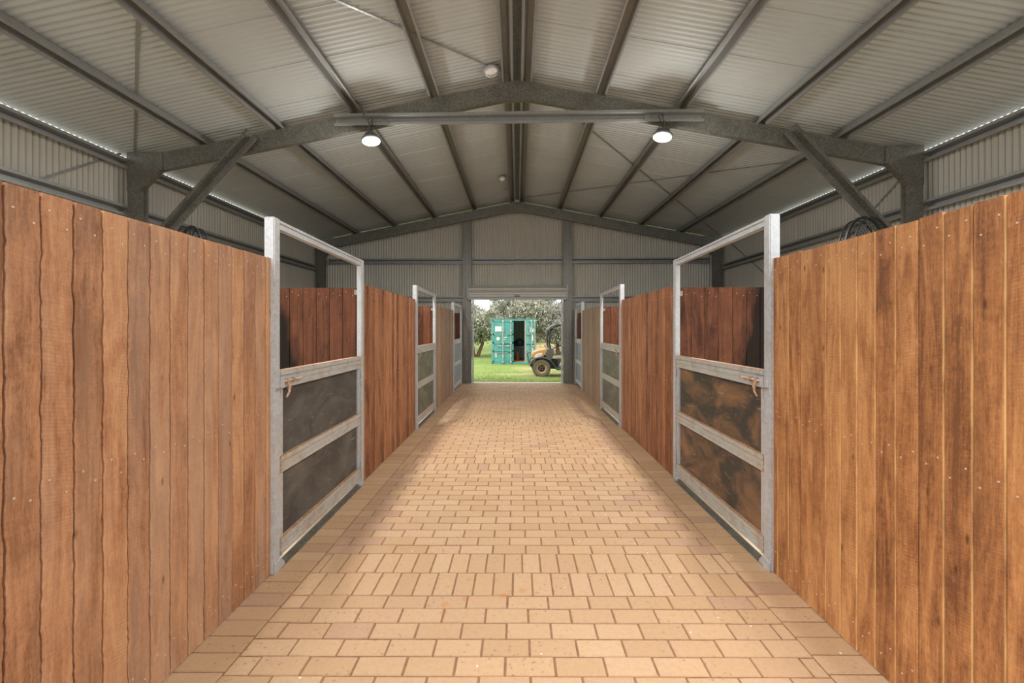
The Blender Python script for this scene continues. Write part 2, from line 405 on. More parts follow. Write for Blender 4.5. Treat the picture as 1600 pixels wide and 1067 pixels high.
# ================================================================== SETTING
# --- corridor paving, each paver a bevelled block in one floor mesh
def paving():
    b = MB(); SH = .019; P = .12; g = .0045
    def brick(x0, x1, y0, y1, side):
        j = lambda a: rnd.uniform(-a, a)
        x0 += g/2+j(.001); x1 -= g/2+j(.001); y0 += g/2+j(.0008); y1 -= g/2+j(.0008)
        z = j(.0012); e = .0045
        tx, ty = j(.0016), j(.0016)
        vs = []
        for (xx, yy, in_) in ((x0, y0, 0), (x1, y0, 0), (x1, y1, 0), (x0, y1, 0), (x0+e, y0+e, 1), (x1-e, y0+e, 1), (x1-e, y1-e, 1), (x0+e, y1-e, 1)):
            zz = (z+tx*(xx-x0)/(x1-x0)+ty*(yy-y0)/(y1-y0)) if in_ else -.009
            vs.append((xx, yy+SH*xx, zz))
        c = (rnd.random(), rnd.random(), side)
        b.add(vs, [(4, 5, 6, 7), (0, 1, 5, 4), (1, 2, 6, 5), (2, 3, 7, 6), (3, 0, 4, 7)], c)
    x_in0, x_in1 = XL+.235, XR-.235
    y = 2.585-15*P-.48-3*P; rows = []
    k = 0; y = 2.585-.48*0
    # list of (y, depth, header?)
    seq = []; yy = 2.585-19*P
    while yy < 12.62:
        seq += [(yy, .24, True), (yy+.24, .24, True)]
        for i in range(15): seq.append((yy+.48+i*P, P, False))
        yy += 19*P
    n = 0
    for y, d, head in seq:
        if y > 12.62: continue
        n += 1
        L = .1195 if head else .2335
        x = x_in0-(L*.5 if n % 2 else 0)
        while x < x_in1-.01:
            a, c = max(x, x_in0), min(x+L, x_in1)
            if c-a > .035:
                ey = min(c-x_in0, x_in1-a) < .42 and 3.0 < y < 9.4
                side = .8 if (ey and not head and rnd.random() < .75) else (.7 if rnd.random() < .03 else 0)
                brick(a, c, y, y+d, side)
            x += L
    y = 2.585-19*P+.02
    while y < 12.6:
        for a, c in ((XL-.02, x_in0), (x_in1, XR+.02)): brick(a, c, y, y+P, .7 if rnd.random() < .06 else 0)
        y += P
    return b.build('floor', 'paver', recalc=True)
tag(paving(), 'buff clay pavers of the corridor with double header courses', kind='structure')
b = MB(); b.box(XL-.05, XR+.05, -2.5, 12.66, -.12, -.0045)
tag(b.build('floor_bed', 'joint'), 'sand joints between the pavers', kind='structure')
b = MB(); b.box(-5.95, XL-.05, -.2, 12.9, -.1, -.006); b.box(XR+.05, 5.95, -.2, 12.9, -.1, -.006)
tag(b.build('floor_stalls', 'bounce_floor'), 'unseen stall floor, made pale to bounce light up to the roof', kind='structure')  # hidden floor, kept pale as a reflector for the roof
b = MB(); b.box(XL-.03, XR+.03, 12.62, 12.86, -.1, .004, .004)
tag(b.build('trim_threshold', simple('pale_concrete', sr(212, 198, 180), .8)), 'pale concrete strip under the roller door', kind='structure')

# --- ground outside
def gz(x, y):
    if y < 12.7: z = -.03 if y > -.5 else -.03
    elif y < 16: z = -.02-.05*(y-12.7)
    elif y < 24: z = -.185-.026*(y-16)
    else: z = -.393-.004*(y-24)
    if y > 30: z += .02*(y-30)+max(0, min(1, (x+1)/4))*.028*(y-30)
    return z
b = MB(); nx, ny = 90, 110
for j in range(ny+1):
    y = 12.84+(j/ny)**1.7*150
    for i in range(nx+1):
        x = (i/nx*2-1); x = x*abs(x)**.6*110
        b.v.append((x, y, gz(x, y)+.035*mnoise.noise((x*.8, y*.8, 0))*(1 if y > 14 else .3)))
for j in range(ny):
    for i in range(nx):
        a = j*(nx+1)+i; b.f.append((a, a+1, a+nx+2, a+nx+1)); b.fc.append(None)
tag(b.build('ground', 'grass', smooth=True), 'green grass with worn earth wheel tracks behind the shed', kind='structure')
b = MB(); b.add([(-60, -60, -.13), (60, -60, -.13), (60, 12.84, -.13), (-60, 12.84, -.13)], [(0, 1, 2, 3)])
tag(b.build('ground_front', simple('bounce_gravel', sr(188, 184, 176), .9, 0, .1, 3)), 'unseen gravel around the shed, made pale to bounce light inside', kind='structure')  # out of view; paleness chosen to reflect daylight onto the roof underside
b = MB()
for _ in range(16000):
    y = 12.88+rnd.random()**1.6*9; x = rnd.uniform(-2.6, 3.2)*(y/13); 
    if abs(y-16.9) < .5 and x > -.6 and rnd.random() < .8: continue
    z = gz(x, y)-.01; h = rnd.uniform(.02, .06); a = rnd.uniform(0, 6.28); w = .006; lx, ly = rnd.uniform(-.02, .02), rnd.uniform(-.02, .02)
    b.add([(x-w*math.cos(a), y-w*math.sin(a), z), (x+w*math.cos(a), y+w*math.sin(a), z), (x+lx, y+ly, z+h)], [(0, 1, 2)])
tag(b.build('grass_tufts', 'blade', recalc=False), 'short green grass growing outside the roller door', 'grass', kind='stuff')

# --- corrugated sheeting
PITCH = .0762
def corr(t, lapn=10):
    k = t/PITCH; v = .0085*math.sin(2*math.pi*k)
    if (int(math.floor(k)) % lapn) == 0: v -= .004
    return v
b = MB(); seg = 8; n = int((YB+.15-(-.15))/PITCH*seg)
for side in (-1, 1):
    base = len(b.v)
    for i in range(n+1):
        y = -.15+i*PITCH/seg; c = .0065*math.sin(2*math.pi*i/seg)+(.022 if i % 80 == 6 else 0)
        for x in (.055, 2.9, 5.93): b.v.append((side*x, y, zr(x)+.1315+c))
    for i in range(n):
        for k in range(2):
            a = base+i*3+k; b.f.append((a, a+1, a+4, a+3)); b.fc.append(None)
tag(b.build('ceiling', 'sheet', smooth=True, recalc=False), 'beige corrugated roof sheets seen from below', kind='structure')
b = MB(); b.ext(thick([(-.22, -.035), (0, .012), (.22, -.035)], .002), (0, -.15, ZR+.148), (0, YB+.15, ZR+.148), (1, 0, 0))
tag(b.build('trim_ridge', 'galv_frame'), 'folded ridge capping over the roof sheets', kind='structure')
def side_wall(sx, name, lab):
    b = MB(); n = int((YB-Y0)/PITCH*seg)
    for i in range(n+1):
        y = Y0+i*PITCH/seg; c = .011*math.sin(2*math.pi*i/seg)+(.012 if i % 80 == 6 else 0)
        b.v += [(sx*(WX+.009+c), y, -.05), (sx*(WX+.009+c), y, 4.095)]
    for i in range(n): a = i*2; b.f.append((a, a+1, a+3, a+2)); b.fc.append(None)
    tag(b.build(name, 'sheet_wall', smooth=True, recalc=False), lab, kind='structure')
side_wall(-1, 'wall_left', 'beige corrugated left side wall of the shed'); side_wall(1, 'wall_right', 'beige corrugated right side wall of the shed')
b = MB(); n = int(2*WX/PITCH*seg); prev = None
DX0, DX1 = -1.40, 1.42
for i in range(n+1):
    x = -WX+i*PITCH/seg; lo = 2.62 if DX0 < x < DX1 else -.05
    b.v += [(x, YB+.018+2.1*corr(x), lo), (x, YB+.018+2.1*corr(x), zr(x)+.12)]
for i in range(n):
    a = i*2
    if abs(b.v[a][2]-b.v[a+2][2]) > .1: continue
    b.f.append((a, a+1, a+3, a+2)); b.fc.append(None)
tag(b.build('wall_back', 'sheet_back', smooth=True, recalc=False), 'beige corrugated gable wall around the roller door', kind='structure')

# ================================================================== STEEL FRAMES
def slanted(sx): return Vector((sx, 0, -SL)).normalized()
boltsrc = None
def mk_bolt():
    b = MB(); b.lathe([(.011, 0), (.011, -.003), (.0085, -.003), (.0085, -.011), (.006, -.012)], axis='y', n=8)
    return b
def portal(name, Y, label, rearflip=1, plates=True, nb=True):
    t = thing(name, (0, Y, 0), label, 'steel portal frame', 'portal frames of the shed')
    for sx in (-1, 1):
        b = MB(); b.ext([(a*sx if False else a, c) for a, c in cee(.25, .078)], (sx*(HW-.125), Y, -.05), (sx*(HW-.125), Y, zr(HW)+.08), (1, 0, 0) )
        b2 = MB(); prof = cee(.25, .078)
        x0 = sx*(HW-.125)
        vs = []
        for z in (-.05, 4.12):
            vs += [(x0+a, Y+c, z) for a, c in prof]
        n = len(prof); b2.add(vs, [(i, (i+1) % n, n+(i+1) % n, n+i) for i in range(n)]+[tuple(range(n-1, -1, -1)), tuple(range(n, 2*n))])
        b2.build('column', 'galv_frame', t)
        # rafter: C section standing in the frame plane, web to the front
        b = MB(); nx_ = math.sqrt(1+SL*SL); D = .25*nx_
        vs = []
        pr = cee(.25, .078)
        for x in (0.0, HW-.1):
            for a, c in pr:
                vs.append((sx*x, Y+.004+c, zr(x)-D/2+a*nx_))
        b.add(vs, [(i, (i+1) % n, n+(i+1) % n, n+i) for i in range(n)]+[tuple(range(n-1, -1, -1)), tuple(range(n, 2*n))])
        b.build('rafter', 'galv_frame', t)
        if plates:
            b = MB()
            pts = [(HW+.005, 4.175), (HW-.53, 4.175), (HW-.535, 3.905), (HW-.245, 3.61), (HW+.005, 3.61)]
            n5 = 5; vs = [(sx*x, Y-.007, z) for x, z in pts]+[(sx*x, Y-.001, z) for x, z in pts]
            b.add(vs, [tuple(range(5)), tuple(range(9, 4, -1))]+[(i, (i+1) % 5, 5+(i+1) % 5, 5+i) for i in range(5)])
            (xa, za), (xb, zb) = pts[2], pts[3]
            b.add([(sx*xa, Y-.06, za), (sx*xb, Y-.06, zb), (sx*xb, Y+.03, zb), (sx*xa, Y+.03, za), (sx*(xa-.004), Y-.06, za-.006), (sx*(xb-.004), Y-.06, zb-.006), (sx*(xb-.004), Y+.03, zb-.006), (sx*(xa-.004), Y+.03, za-.006)],
                  [(0, 1, 2, 3), (4, 7, 6, 5), (0, 4, 5, 1), (1, 5, 6, 2), (2, 6, 7, 3), (3, 7, 4, 0)])
            kp = b.build('knee_plate', 'galv_frame', t)
            if nb:
                for bx, bz in ((.05, 4.13), (.19, 4.13), (.33, 4.12), (.48, 4.12), (.06, 3.94), (.20, 3.95), (.36, 3.99), (.49, 3.95), (.05, 3.67), (.19, 3.67)):
                    bo = mk_bolt(); o = bo.build('bolt', 'bolt', kp); o.location = (sx*(HW-bx), -.007, bz)
    b = MB()
    pts = [(-.42, zr(.42)), (0, ZR), (.42, zr(.42)), (.62, zr(.62)-.262), (.32, 4.885), (-.32, 4.885), (-.62, zr(.62)-.262)]
    vs = [(x, Y-.005, z) for x, z in pts]+[(x, Y+.001, z) for x, z in pts]
    b.add(vs, [tuple(range(7)), tuple(range(13, 6, -1))]+[(i, (i+1) % 7, 7+(i+1) % 7, 7+i) for i in range(7)])
    b.box(-.32, .32, Y-.004, Y+.08, 4.880, 4.885)
    ap = b.build('apex_plate', 'galv_frame', t)
    if nb:
        for bx in (-.22, -.07, .07, .22):
            for bz in (5.08, 4.94):
                o = mk_bolt().build('bolt', 'bolt', ap); o.location = (bx, -.005, bz)
    return t
portal('portal_frame', Y1, 'dark galvanised portal frame in mid shed carrying the tie beam and diagonal braces')
portal('portal_frame', Y2, 'galvanised portal frame standing against the far gable wall', nb=False)
portal('portal_frame', Y0, 'galvanised portal frame at the open front of the shed, nearest the camera', nb=False)

# --- purlins, hat section with the open side down
PX = [.138, 1.20, 2.34, 3.50, 4.62]
names = ['beside the ridge', 'second from the ridge', 'third from the ridge', 'fourth from the ridge', 'fifth from the ridge, nearest the eave']
def hat_obj(name, p0, p1, u, w, h, mat='galv', crown=.05):
    b = MB(); b.ext(hat(w, h, crown), p0, p1, u); return b.build(name, mat)
for sx, sn in ((-1, 'left'), (1, 'right')):
    for x, nm in zip(PX, names):
        u = Vector((1, 0, -SL*sx)).normalized()
        z = zr(x)+.002
        # d x u must point up: run from back to front so the crown is on top
        b = MB(); b.ext(hat(.155, .118, .078, f=.020), (sx*x, -.1, z), (sx*x, YB, z), -u)
        o = b.build('roof_purlin', 'galv')
        tag(o, 'long galvanised roof purlin on the %s slope, %s' % (sn, nm), 'roof purlin', 'roof purlins')
# --- wall girts, open side inwards
def side_girt(sx, z, nm):
    b = MB()
    for a, c in ((Y0, Y1+.02), (Y1+.08, Y2)):
        p0, p1 = ((sx*(HW-.002), a, z), (sx*(HW-.002), c, z)) 
        b.ext(hat(.15, .098, .045), p0, p1, (0, 0, 1) if sx > 0 else (0, 0, -1))
    tag(b.build('wall_girt', 'galv'), nm, 'wall girt', 'wall girts')
for sx, sn in ((-1, 'left'), (1, 'right')):
    side_girt(sx, 4.005, 'galvanised eave girt along the top of the %s side wall' % sn)
    side_girt(sx, 3.31, 'galvanised girt along the upper %s side wall just above the timber fronts' % sn)
    side_girt(sx, 2.2, 'galvanised girt low on the %s side wall behind the stalls' % sn)
for a, c, z, nm in ((-5.50, -1.57, 3.53, 'upper girt across the far gable wall, left of the door columns'), (-1.30, 1.31, 3.53, 'short upper girt between the two door columns over the roller door'),
                    (1.57, 5.50, 3.53, 'upper girt across the far gable wall, right of the door columns'), (-5.50, -1.57, 2.43, 'lower girt on the far gable wall, left of the roller door'), (1.57, 5.50, 2.43, 'lower girt on the far gable wall, right of the roller door')):
    b = MB(); b.ext(hat(.15, .098, .045), (c, YB-.10, z), (a, YB-.10, z), (0, 0, 1))
    for xe in (a, c): b.box(xe-.012, xe+.012, YB-.104, YB-.04, z-.09, z+.09)
    tag(b.build('wall_girt', 'galv'), nm, 'wall girt', 'wall girts')

# --- tie beam and diagonal knee braces, open side to the camera
b = MB(); b.ext(hat(.165, .07, .07), (2.64, Y1-.085, 4.595), (-2.64, Y1-.085, 4.585), (0, 0, 1))
t = thing('tie_beam', (0, Y1-.08, 4.5), 'horizontal galvanised tie beam spanning the mid portal frame, with two lamps hung from it', 'tie beam')
b.build('beam', 'galv', t)
for x in (-2.5, 2.5, -1.0, 1.0, -.35, .35, 1.8): 
    o = mk_bolt().build('bolt', 'bolt', t); o.location = (x, -.005 if abs(x) < 9 else 0, .09)
for sx, sn in ((-1, 'left'), (1, 'right')):
    t = thing('knee_brace', (sx*5.5, Y1-.09, 2.5), 'diagonal galvanised brace from rafter down to the %s column of the mid frame' % sn, 'diagonal brace', 'diagonal knee braces')
    b = MB(); pa, pb = Vector((sx*3.84, Y1-.09, 4.39)), Vector((sx*5.56, Y1-.09, 2.50)); d = (pb-pa).normalized()
    u = Vector((0, 1, 0)).cross(d)      # d x u = +y
    b.ext(hat(.215, .085, .085), pa, pb, u)
    b.build('brace', 'galv_frame', t)
    o = mk_bolt().build('bolt', 'bolt', t); o.location = pa+d*.12+Vector((0, .065, 0))-wloc(t)

# --- bracing straps
def strap(p0, p1, lab, wdir=(0, 0, 1), w=.032):
    b = MB(); p0, p1 = Vector(p0), Vector(p1); d = (p1-p0).normalized(); n = Vector(wdir); s = d.cross(n).normalized()*w/2; n = s.cross(d).normalized()*.0015
    vs = [p0-s-n, p0+s-n, p0+s+n, p0-s+n, p1-s-n, p1+s-n, p1+s+n, p1-s+n]
    b.add(vs, [(0, 1, 2, 3), (4, 7, 6, 5), (0, 4, 5, 1), (1, 5, 6, 2), (2, 6, 7, 3), (3, 7, 4, 0)])
    tag(b.build('bracing_strap', 'galv'), lab, 'bracing strap', 'steel bracing straps')
rz = lambda x, dz=.116: zr(x)+dz
strap((-5.68, Y1+.04, rz(5.68)), (-.1, .2, rz(.1)), 'flat steel strap on the near left roof, running up from the left column head')
strap((-.1, Y1+.04, rz(.1)), (-5.68, .2, rz(5.68)), 'flat steel strap on the near left roof, running from the ridge beside the round vent')
strap((.1, Y1+.04, rz(.1)), (5.68, Y2, rz(5.68)), 'flat steel strap on the far right roof, running down to the far corner')
strap((5.68, Y1+.04, rz(5.68)), (.1, Y2, rz(.1)), 'flat steel strap on the far right roof, running to the ridge end')
strap((-WX+.003, Y1, 4.16), (-WX+.003, 4.3, 2.75), 'flat steel strap slanting down the near left side wall', (1, 0, 0))
strap((WX-.003, Y1+.1, 4.1), (WX-.003, Y2, .3), 'flat steel strap slanting down the far right side wall from the mid column', (1, 0, 0))
strap((WX-.003, Y2, 4.1), (WX-.003, Y1+.1, .3), 'flat steel strap slanting down from the far right wall corner', (1, 0, 0))

# --- high bay lamps
def lamp(x, Y, z, lab, tilt, glow=True):
    t = thing('high_bay_lamp', (x, Y, z), lab, 'lamp', 'round high bay lamps')
    R = Matrix.Rotation(tilt[0], 3, 'X') @ Matrix.Rotation(tilt[1], 3, 'Y')
    c = Vector((x, Y, z))
    b = MB(); b.lathe([(.125, .0), (.135, .01), (.135, .03), (.115, .05), (.07, .06), (.07, .10), (.05, .115)], c, rot=R, n=28)
    for k in range(10):
        a = k*math.pi/5; r1 = R @ Vector((math.cos(a)*.075, math.sin(a)*.075, .085)); b.box(c.x+r1.x-.006, c.x+r1.x+.006, c.y+r1.y-.006, c.y+r1.y+.006, c.z+.05, c.z+.115)
    b.build('housing', 'greyplastic', t, smooth=True)
    b = MB(); b.lathe([(.118, .004), (.122, -.004), (.10, -.016), (.05, -.022), (.0, -.024)], c, rot=R, n=28)
    b.build('lens', 'led', t, smooth=True)
    b = MB(); b.tube([(x, Y, z+.11), (x+.004, Y, z+.16), (x+.02, Y-.003, z+.24), (x, Y, z+.30)], .006)
    b.tube([(x-.02, Y, z+.22), (x-.05, Y+.01, z+.30), (x-.02, Y, z+.34), (x+.02, Y, z+.31), (x, Y, z+.27)], .005)
    b.build('hook', 'black', t)
    s = 1 if x < 0 else -1
    b = MB(); b.tube([(x, Y+.02, z+.10), (x-.03*s, Y-.01, z+.2), (x+.02*s, Y-.01, z+.33), (x+.12*s, Y-.01, z+.33), (x+.24*s, Y-.01, z+.30), (x+.26*s, Y-.01, z+.24)], .007)
    if x < 0: b.tube([(x-.05, Y-.02, z+.30), (x-.10, Y-.02, z+.36), (x-.13, Y-.02, z+.50), (x-.22, Y, z+.57), (x-.26, Y+.1, z+.62)], .009)
    b.build('cable', 'cable', t, smooth=True)
    ld = bpy.data.lights.new('lamp_light', 'AREA'); ld.shape = 'DISK'; ld.size = .24; ld.energy = LAMP_W*(1 if glow else .75); ld.color = (1, .985, .96)
    lo = bpy.data.objects.new('lamp_light', ld); COL.objects.link(lo); lo.parent = t; lo.location = (R @ Vector((0, 0, -.035))); lo.rotation_euler = tilt[0], tilt[1], 0
    if glow:
        ld = bpy.data.lights.new('lamp_glow', 'POINT'); ld.shadow_soft_size = .09; ld.energy = LAMP_W*.32; ld.color = (1, .985, .96)
        lo = bpy.data.objects.new('lamp_glow', ld); COL.objects.link(lo); lo.parent = t; lo.location = (R @ Vector((0, 0, -.13)))
lamp(-2.075, Y1-.16, 4.235, 'bright round lamp hanging from the left end of the mid tie beam', (math.radians(-6), math.radians(-8)))
lamp(2.035, Y1-.16, 4.25, 'bright round lamp hanging from the right end of the mid tie beam', (math.radians(-6), math.radians(10)))
lamp(-2.075, Y0-.12, 4.235, 'unseen round lamp added on the left at the open front to brighten the near floor', (0, 0), False)  # added front pair, out of view, fill light for near floor and boards
lamp(2.035, Y0-.12, 4.25, 'unseen round lamp added on the right at the open front to brighten the near floor', (0, 0), False)  # other lamp of the added fill pair

# --- roof vents near the ridge
def vent(x, y, r, lab):
    t = thing('roof_vent', (x, y, zr(x)), lab, 'roof vent', 'round roof vents')
    c = (x, y, zr(x)+.06); R = Matrix.Rotation(math.atan(SL)*(-1 if x < 0 else 1), 3, 'Y')
    b = MB(); b.lathe([(r*1.12, .03), (r*1.15, .02), (r*1.15, .0), (r, -.01), (r, .02)], c, rot=R); b.build('collar', 'galv_post', t, smooth=True)
    b = MB(); b.lathe([(r*.95, .0), (r*.9, -.02), (r*.6, -.05), (r*.2, -.065), (0, -.066)], c, rot=R); b.build('dish', 'white', t, smooth=True)
    b = MB(); b.tube([(x-r, y-.02, c[2]-.02), (x, y-.03, c[2]-.085), (x+r, y-.02, c[2]-.02)], .006); b.build('bracket', 'galv', t)
vent(-.36, 6.12, .105, 'round white roof vent just in front of the mid frame beside the ridge')
vent(-.36, 10.5, .085, 'small round roof vent far along the ridge behind the mid frame')

# ================================================================== BACK DOOR
for a, c, nm in ((-1.565, -1.31, 'tall galvanised column on the left of the roller door'), (1.32, 1.565, 'tall galvanised column on the right of the roller door')):
    b = MB(); pr = cee(c-a, .09); n = len(pr); xm = (a+c)/2
    vs = []
    for z in (-.03, zr(xm)-.02): vs += [(xm+p, Y2+.095+q, z) for p, q in pr]
    b.add(vs, [(i, (i+1) % n, n+(i+1) % n, n+i) for i in range(n)]+[tuple(range(n-1, -1, -1)), tuple(range(n, 2*n))])
    t = thing('door_column', (xm, Y2+.1, 0), nm, 'column', 'roller door columns'); b.build('column', 'galv_frame', t)
    b = MB(); b.box(xm-.004, xm+.004, Y2+.09, Y2+.096, 0, zr(xm)-.1); b.build('seam', 'galv', t)
    b = MB(); b.box(xm-.13, xm+.13, Y2+.05, Y2+.19, 0, .012); b.build('base_plate', 'galv', t)
t = thing('roller_door', (0, YB-.12, 2.4), 'beige steel roller door rolled up above the far opening', 'roller door')
b = MB(); R_ = .17; cz = 2.63; n = 40; pr = []
for i in range(n):
    a = 2*math.pi*i/n; rr = R_*(1+.06*math.cos(a*12)); pr.append((rr*math.cos(a), rr*math.sin(a)))
b.ext(pr, (DX1-.02, YB-.24, cz), (DX0+.02, YB-.24, cz), (0, 0, 1)); b.build('door_roll', 'roller', t, smooth=True)
b = MB(); pr = [(0, 0)]; path = []
z = 2.63
while z > 2.42: path += [(z, 0), (z-.018, .024), (z-.05, .024), (z-.068, 0)]; z -= .085
b.ext(thick([(zz-2.4, q) for zz, q in path], .002), (DX1-.02, YB-.40, 2.4), (DX0+.02, YB-.40, 2.4), (0, 0, 1)); b.build('curtain', 'roller', t)
b = MB(); b.box(DX0+.02, DX1-.02, YB-.425, YB-.385, 2.385, 2.43, .004); b.build('bottom_rail', 'galv', t)
b = MB(); b.box(-.085, .085, YB-.44, YB-.40, 2.475, 2.50, .003); b.build('handle', 'black', t)
for sx, xx in ((-1, DX0+.01), (1, DX1-.01)):
    b = MB(); b.box(xx-.02, xx+.02, YB-.44, YB-.18, 2.43, 2.80, .004); b.build('end_bracket', 'galv', t)
    b = MB(); xg = -1.30 if sx < 0 else 1.31; b.ext(thick([(0, 0), (.04, 0), (.04, .05), (0, .05)], .002), (xg, YB-.10, 0), (xg, YB-.10, 2.5), (-sx, 0, 0)); b.build('guide_track', 'galv_post', t)

# ================================================================== TIMBER STALL FRONTS
def boards(name, mat, horiz, fixed, a0, a1, z0, z1, facing, pitch=.108, widths=None, wavy=.0, seed=1, top_jit=.0, parent=None, nseg=26, dep=.022, edge_p=.5, gap=.0022):
    """vertical boards; horiz='y' -> board face lies in the plane x=fixed; horiz='x' -> plane y=fixed; facing = sign of outward normal"""
    R = random.Random(seed); b = MB(); b.uv = []; b.c = []
    edges = [a0]
    while edges[-1] < a1-pitch*.6: edges.append(edges[-1]+pitch*R.uniform(.985, 1.015))
    edges[-1] = a1
    def P(a, d, z):   # a along, d outwards, z
        return (fixed+facing*d, a, z) if horiz == 'y' else (a, fixed+facing*d, z)
    waves = [[(R.uniform(-1, 1))*wavy*(1 if 0 < i < len(edges)-1 else 0) for _ in range(nseg+1)] for i in range(len(edges))]
    for i in range(len(edges)-1):
        e0, e1 = edges[i], edges[i+1]; g = gap*R.uniform(.6, 1.4); bow = R.uniform(-.001, .001)
        col = (R.random(), R.random(), R.random() if edge_p else 0); zt = z1+R.uniform(-top_jit, top_jit); d0 = R.uniform(-.0012, .0012)
        base = len(b.v); ch = .0035
        for k in range(nseg+1):
            z = z0+(zt-z0)*k/nseg
            l = e0+g+waves[i][k]*.5+wavy*.9*mnoise.noise((z*9, e0*7, 1.3))+wavy*.5*mnoise.noise((z*31, e0*7, 5.3)); r = e1-g+waves[i+1][k]*.5+wavy*mnoise.noise((z*9, e1*7, 1.3))
            ww = r-l
            for a, d, u in ((l, -dep, 0), (l, d0-ch, 0), (l+ch, d0, ch), (r-ch, d0, ww-ch), (r, d0-ch, ww), (r, -dep, ww)):
                b.v.append(P(a, d, z)); b.uv.append((u, z))
        for k in range(nseg):
            for j in range(5):
                q = base+k*6+j; b.f.append((q, q+1, q+7, q+6)); b.fc.append(col)
        b.f.append(tuple(base+nseg*6+j for j in range(6))); b.fc.append(col)
    # backing skin closes the joints
    k = len(b.v)
    for a, z in ((a0, z0), (a1, z0), (a1, z1-.01), (a0, z1-.01)): b.v.append(P(a, -dep*.75, z)); b.uv.append((a, z))
    b.f.append((k, k+1, k+2, k+3)); b.fc.append((0.0, .5, 0))
    k = len(b.v)
    for a, z in ((a0, z0), (a1, z0), (a1, z1-.01), (a0, z1-.01)): b.v.append(P(a, -dep-.001, z)); b.uv.append((a, z))
    b.f.append((k, k+3, k+2, k+1)); b.fc.append((.3, .5, 0))
    o = b.build(name, mat, parent, recalc=False)
    return o, edges
def mk_screw(horiz, facing):
    b = MB(); b.lathe([(.0035, -.001), (.0044, .0005), (.004, .0018), (.002, .0025)], axis='x' if horiz == 'y' else 'y', n=8)
    if facing < 0: b.v = [(-x, y, z) if horiz == 'y' else (x, -y, z) for x, y, z in b.v]
    return b
scr_cache = {}
def screws(parent, horiz, fixed, facing, edges, rows, seed, big=1.0):
    R = random.Random(seed); key = (horiz, facing)
    for i in range(len(edges)-1):
        for (z, two) in rows:
            w = edges[i+1]-edges[i]
            for s, f in (((0, .25), (1, .72)) if two else ((0, .5),)):
                a = edges[i]+w*(f+R.uniform(-.08, .08)); zz = z+(-.04 if s else 0)+R.uniform(-.014, .014)
                loc = Vector((fixed+facing*.001, a, zz) if horiz == 'y' else (a, fixed+facing*.001, zz))-wloc(parent)
                if key not in scr_cache:
                    o = mk_screw(horiz, facing).build('screw', 'screw', None); o.parent = parent; o.location = loc; scr_cache[key] = o
                else:
                    o = scr_cache[key].copy(); COL.objects.link(o); o.parent = parent; o.location = loc
def stall_front(sx, y0, y1, mat, lab, seed, wavy=.0, nseg=26, scr=None, top_jit=.002, edge_p=.5):
    X = XL if sx < 0 else XR
    t = thing('stall_partition', (X, (y0+y1)/2, 0), lab, 'timber wall', 'timber fronts of the horse stalls')
    o, e = boards('board_cladding', mat, 'y', X, y0, y1, .004, 2.025, -sx, wavy=wavy, seed=seed, parent=t, nseg=nseg, top_jit=top_jit, edge_p=edge_p, gap=.0032 if wavy > .002 else .0022)
    for z in (.13, 1.04, 1.94):
        b = MB(); xa = X+sx*.025; b.box(min(xa, xa+sx*.05), max(xa, xa+sx*.05), y0, y1, z-.025, z+.025); b.build('rail', 'galv', t)
    if scr: screws(t, 'y', X, -sx, [q for q in e], scr, seed+50)
    return t
rows_near = [(1.955, True), (1.05, True), (.14, True)]
LP = [(2.765, 2.835), (4.335, 4.405), (6.745, 6.815), (8.275, 8.345), (10.74, 10.81), (12.22, 12.29)]
RP = [(2.868, 2.938), (4.555, 4.625), (6.976, 7.046), (8.60, 8.67), (11.13, 11.20), (12.42, 12.49)]
stall_front(-1, 1.312-.108*5, 2.79, 'wood_a', 'rough orange-brown board wall filling the left foreground, wavy board edges', 3, wavy=.0042, nseg=100, scr=rows_near, top_jit=.0015, edge_p=0)
stall_front(-1, 4.405, 6.745, 'wood_c', 'reddish board wall on the left between the first and second gates', 4, nseg=14, scr=[(1.955, True), (1.04, True)])
stall_front(-1, 8.345, 10.74, 'wood_d', 'weathered grey-brown board wall on the left between the second and third gates', 5, nseg=10)
stall_front(1, 1.416-.108*6, 2.90, 'wood_b', 'smooth orange board wall filling the right foreground, pale straight joints', 6, wavy=.0006, nseg=40, scr=rows_near, top_jit=.004)
stall_front(1, 4.625, 6.976, 'wood_c', 'reddish board wall on the right between the first and second gates', 7, nseg=14, scr=[(1.955, True), (1.04, True)])
stall_front(1, 8.67, 11.13, 'wood_d', 'weathered grey-brown board wall on the right between the second and third gates', 8, nseg=10)

# cross partitions inside, seen over the gates
def partition(sx, Y, mat, lab, seed, scr):
    X = XL-.05 if sx < 0 else XR+.05
    a0, a1 = (-HW+.27, X) if sx < 0 else (X, HW-.27)
    t = thing('stall_partition', ((a0+a1)/2, Y, 0), lab, 'timber partition', 'timber partitions between stalls')
    o, e = boards('board_cladding', mat, 'x', Y, a0, a1, .004, 2.01, -1, pitch=.145, seed=seed, parent=t, nseg=8)
    if scr:
        inner = sorted(e, key=abs)[:14]; screws(t, 'x', Y, -1, sorted(inner), [(1.955, True)], seed)
    for z in (.13, 1.04, 1.94):
        b = MB(); b.box(a0, a1, Y+.026, Y+.07, z-.025, z+.025); b.build('rail', 'galv', t)
partition(-1, 4.66, 'wood_f', 'dark red board partition seen over the first gate on the left', 21, True)
partition(1, 4.70, 'wood_e', 'dark red board partition with black wet stain seen over the first gate on the right', 22, True)
partition(-1, 8.65, 'wood_g', 'red-brown board partition seen over the second gate on the left', 23, True)
partition(1, 8.72, 'wood_g', 'red-brown board partition seen over the second gate on the right', 24, True)
partition(-1, 12.36, 'wood_g', 'red-brown board partition seen over the far gate on the left', 25, False)
partition(1, 12.36, 'wood_g', 'red-brown board partition seen over the far gate on the right', 26, False)

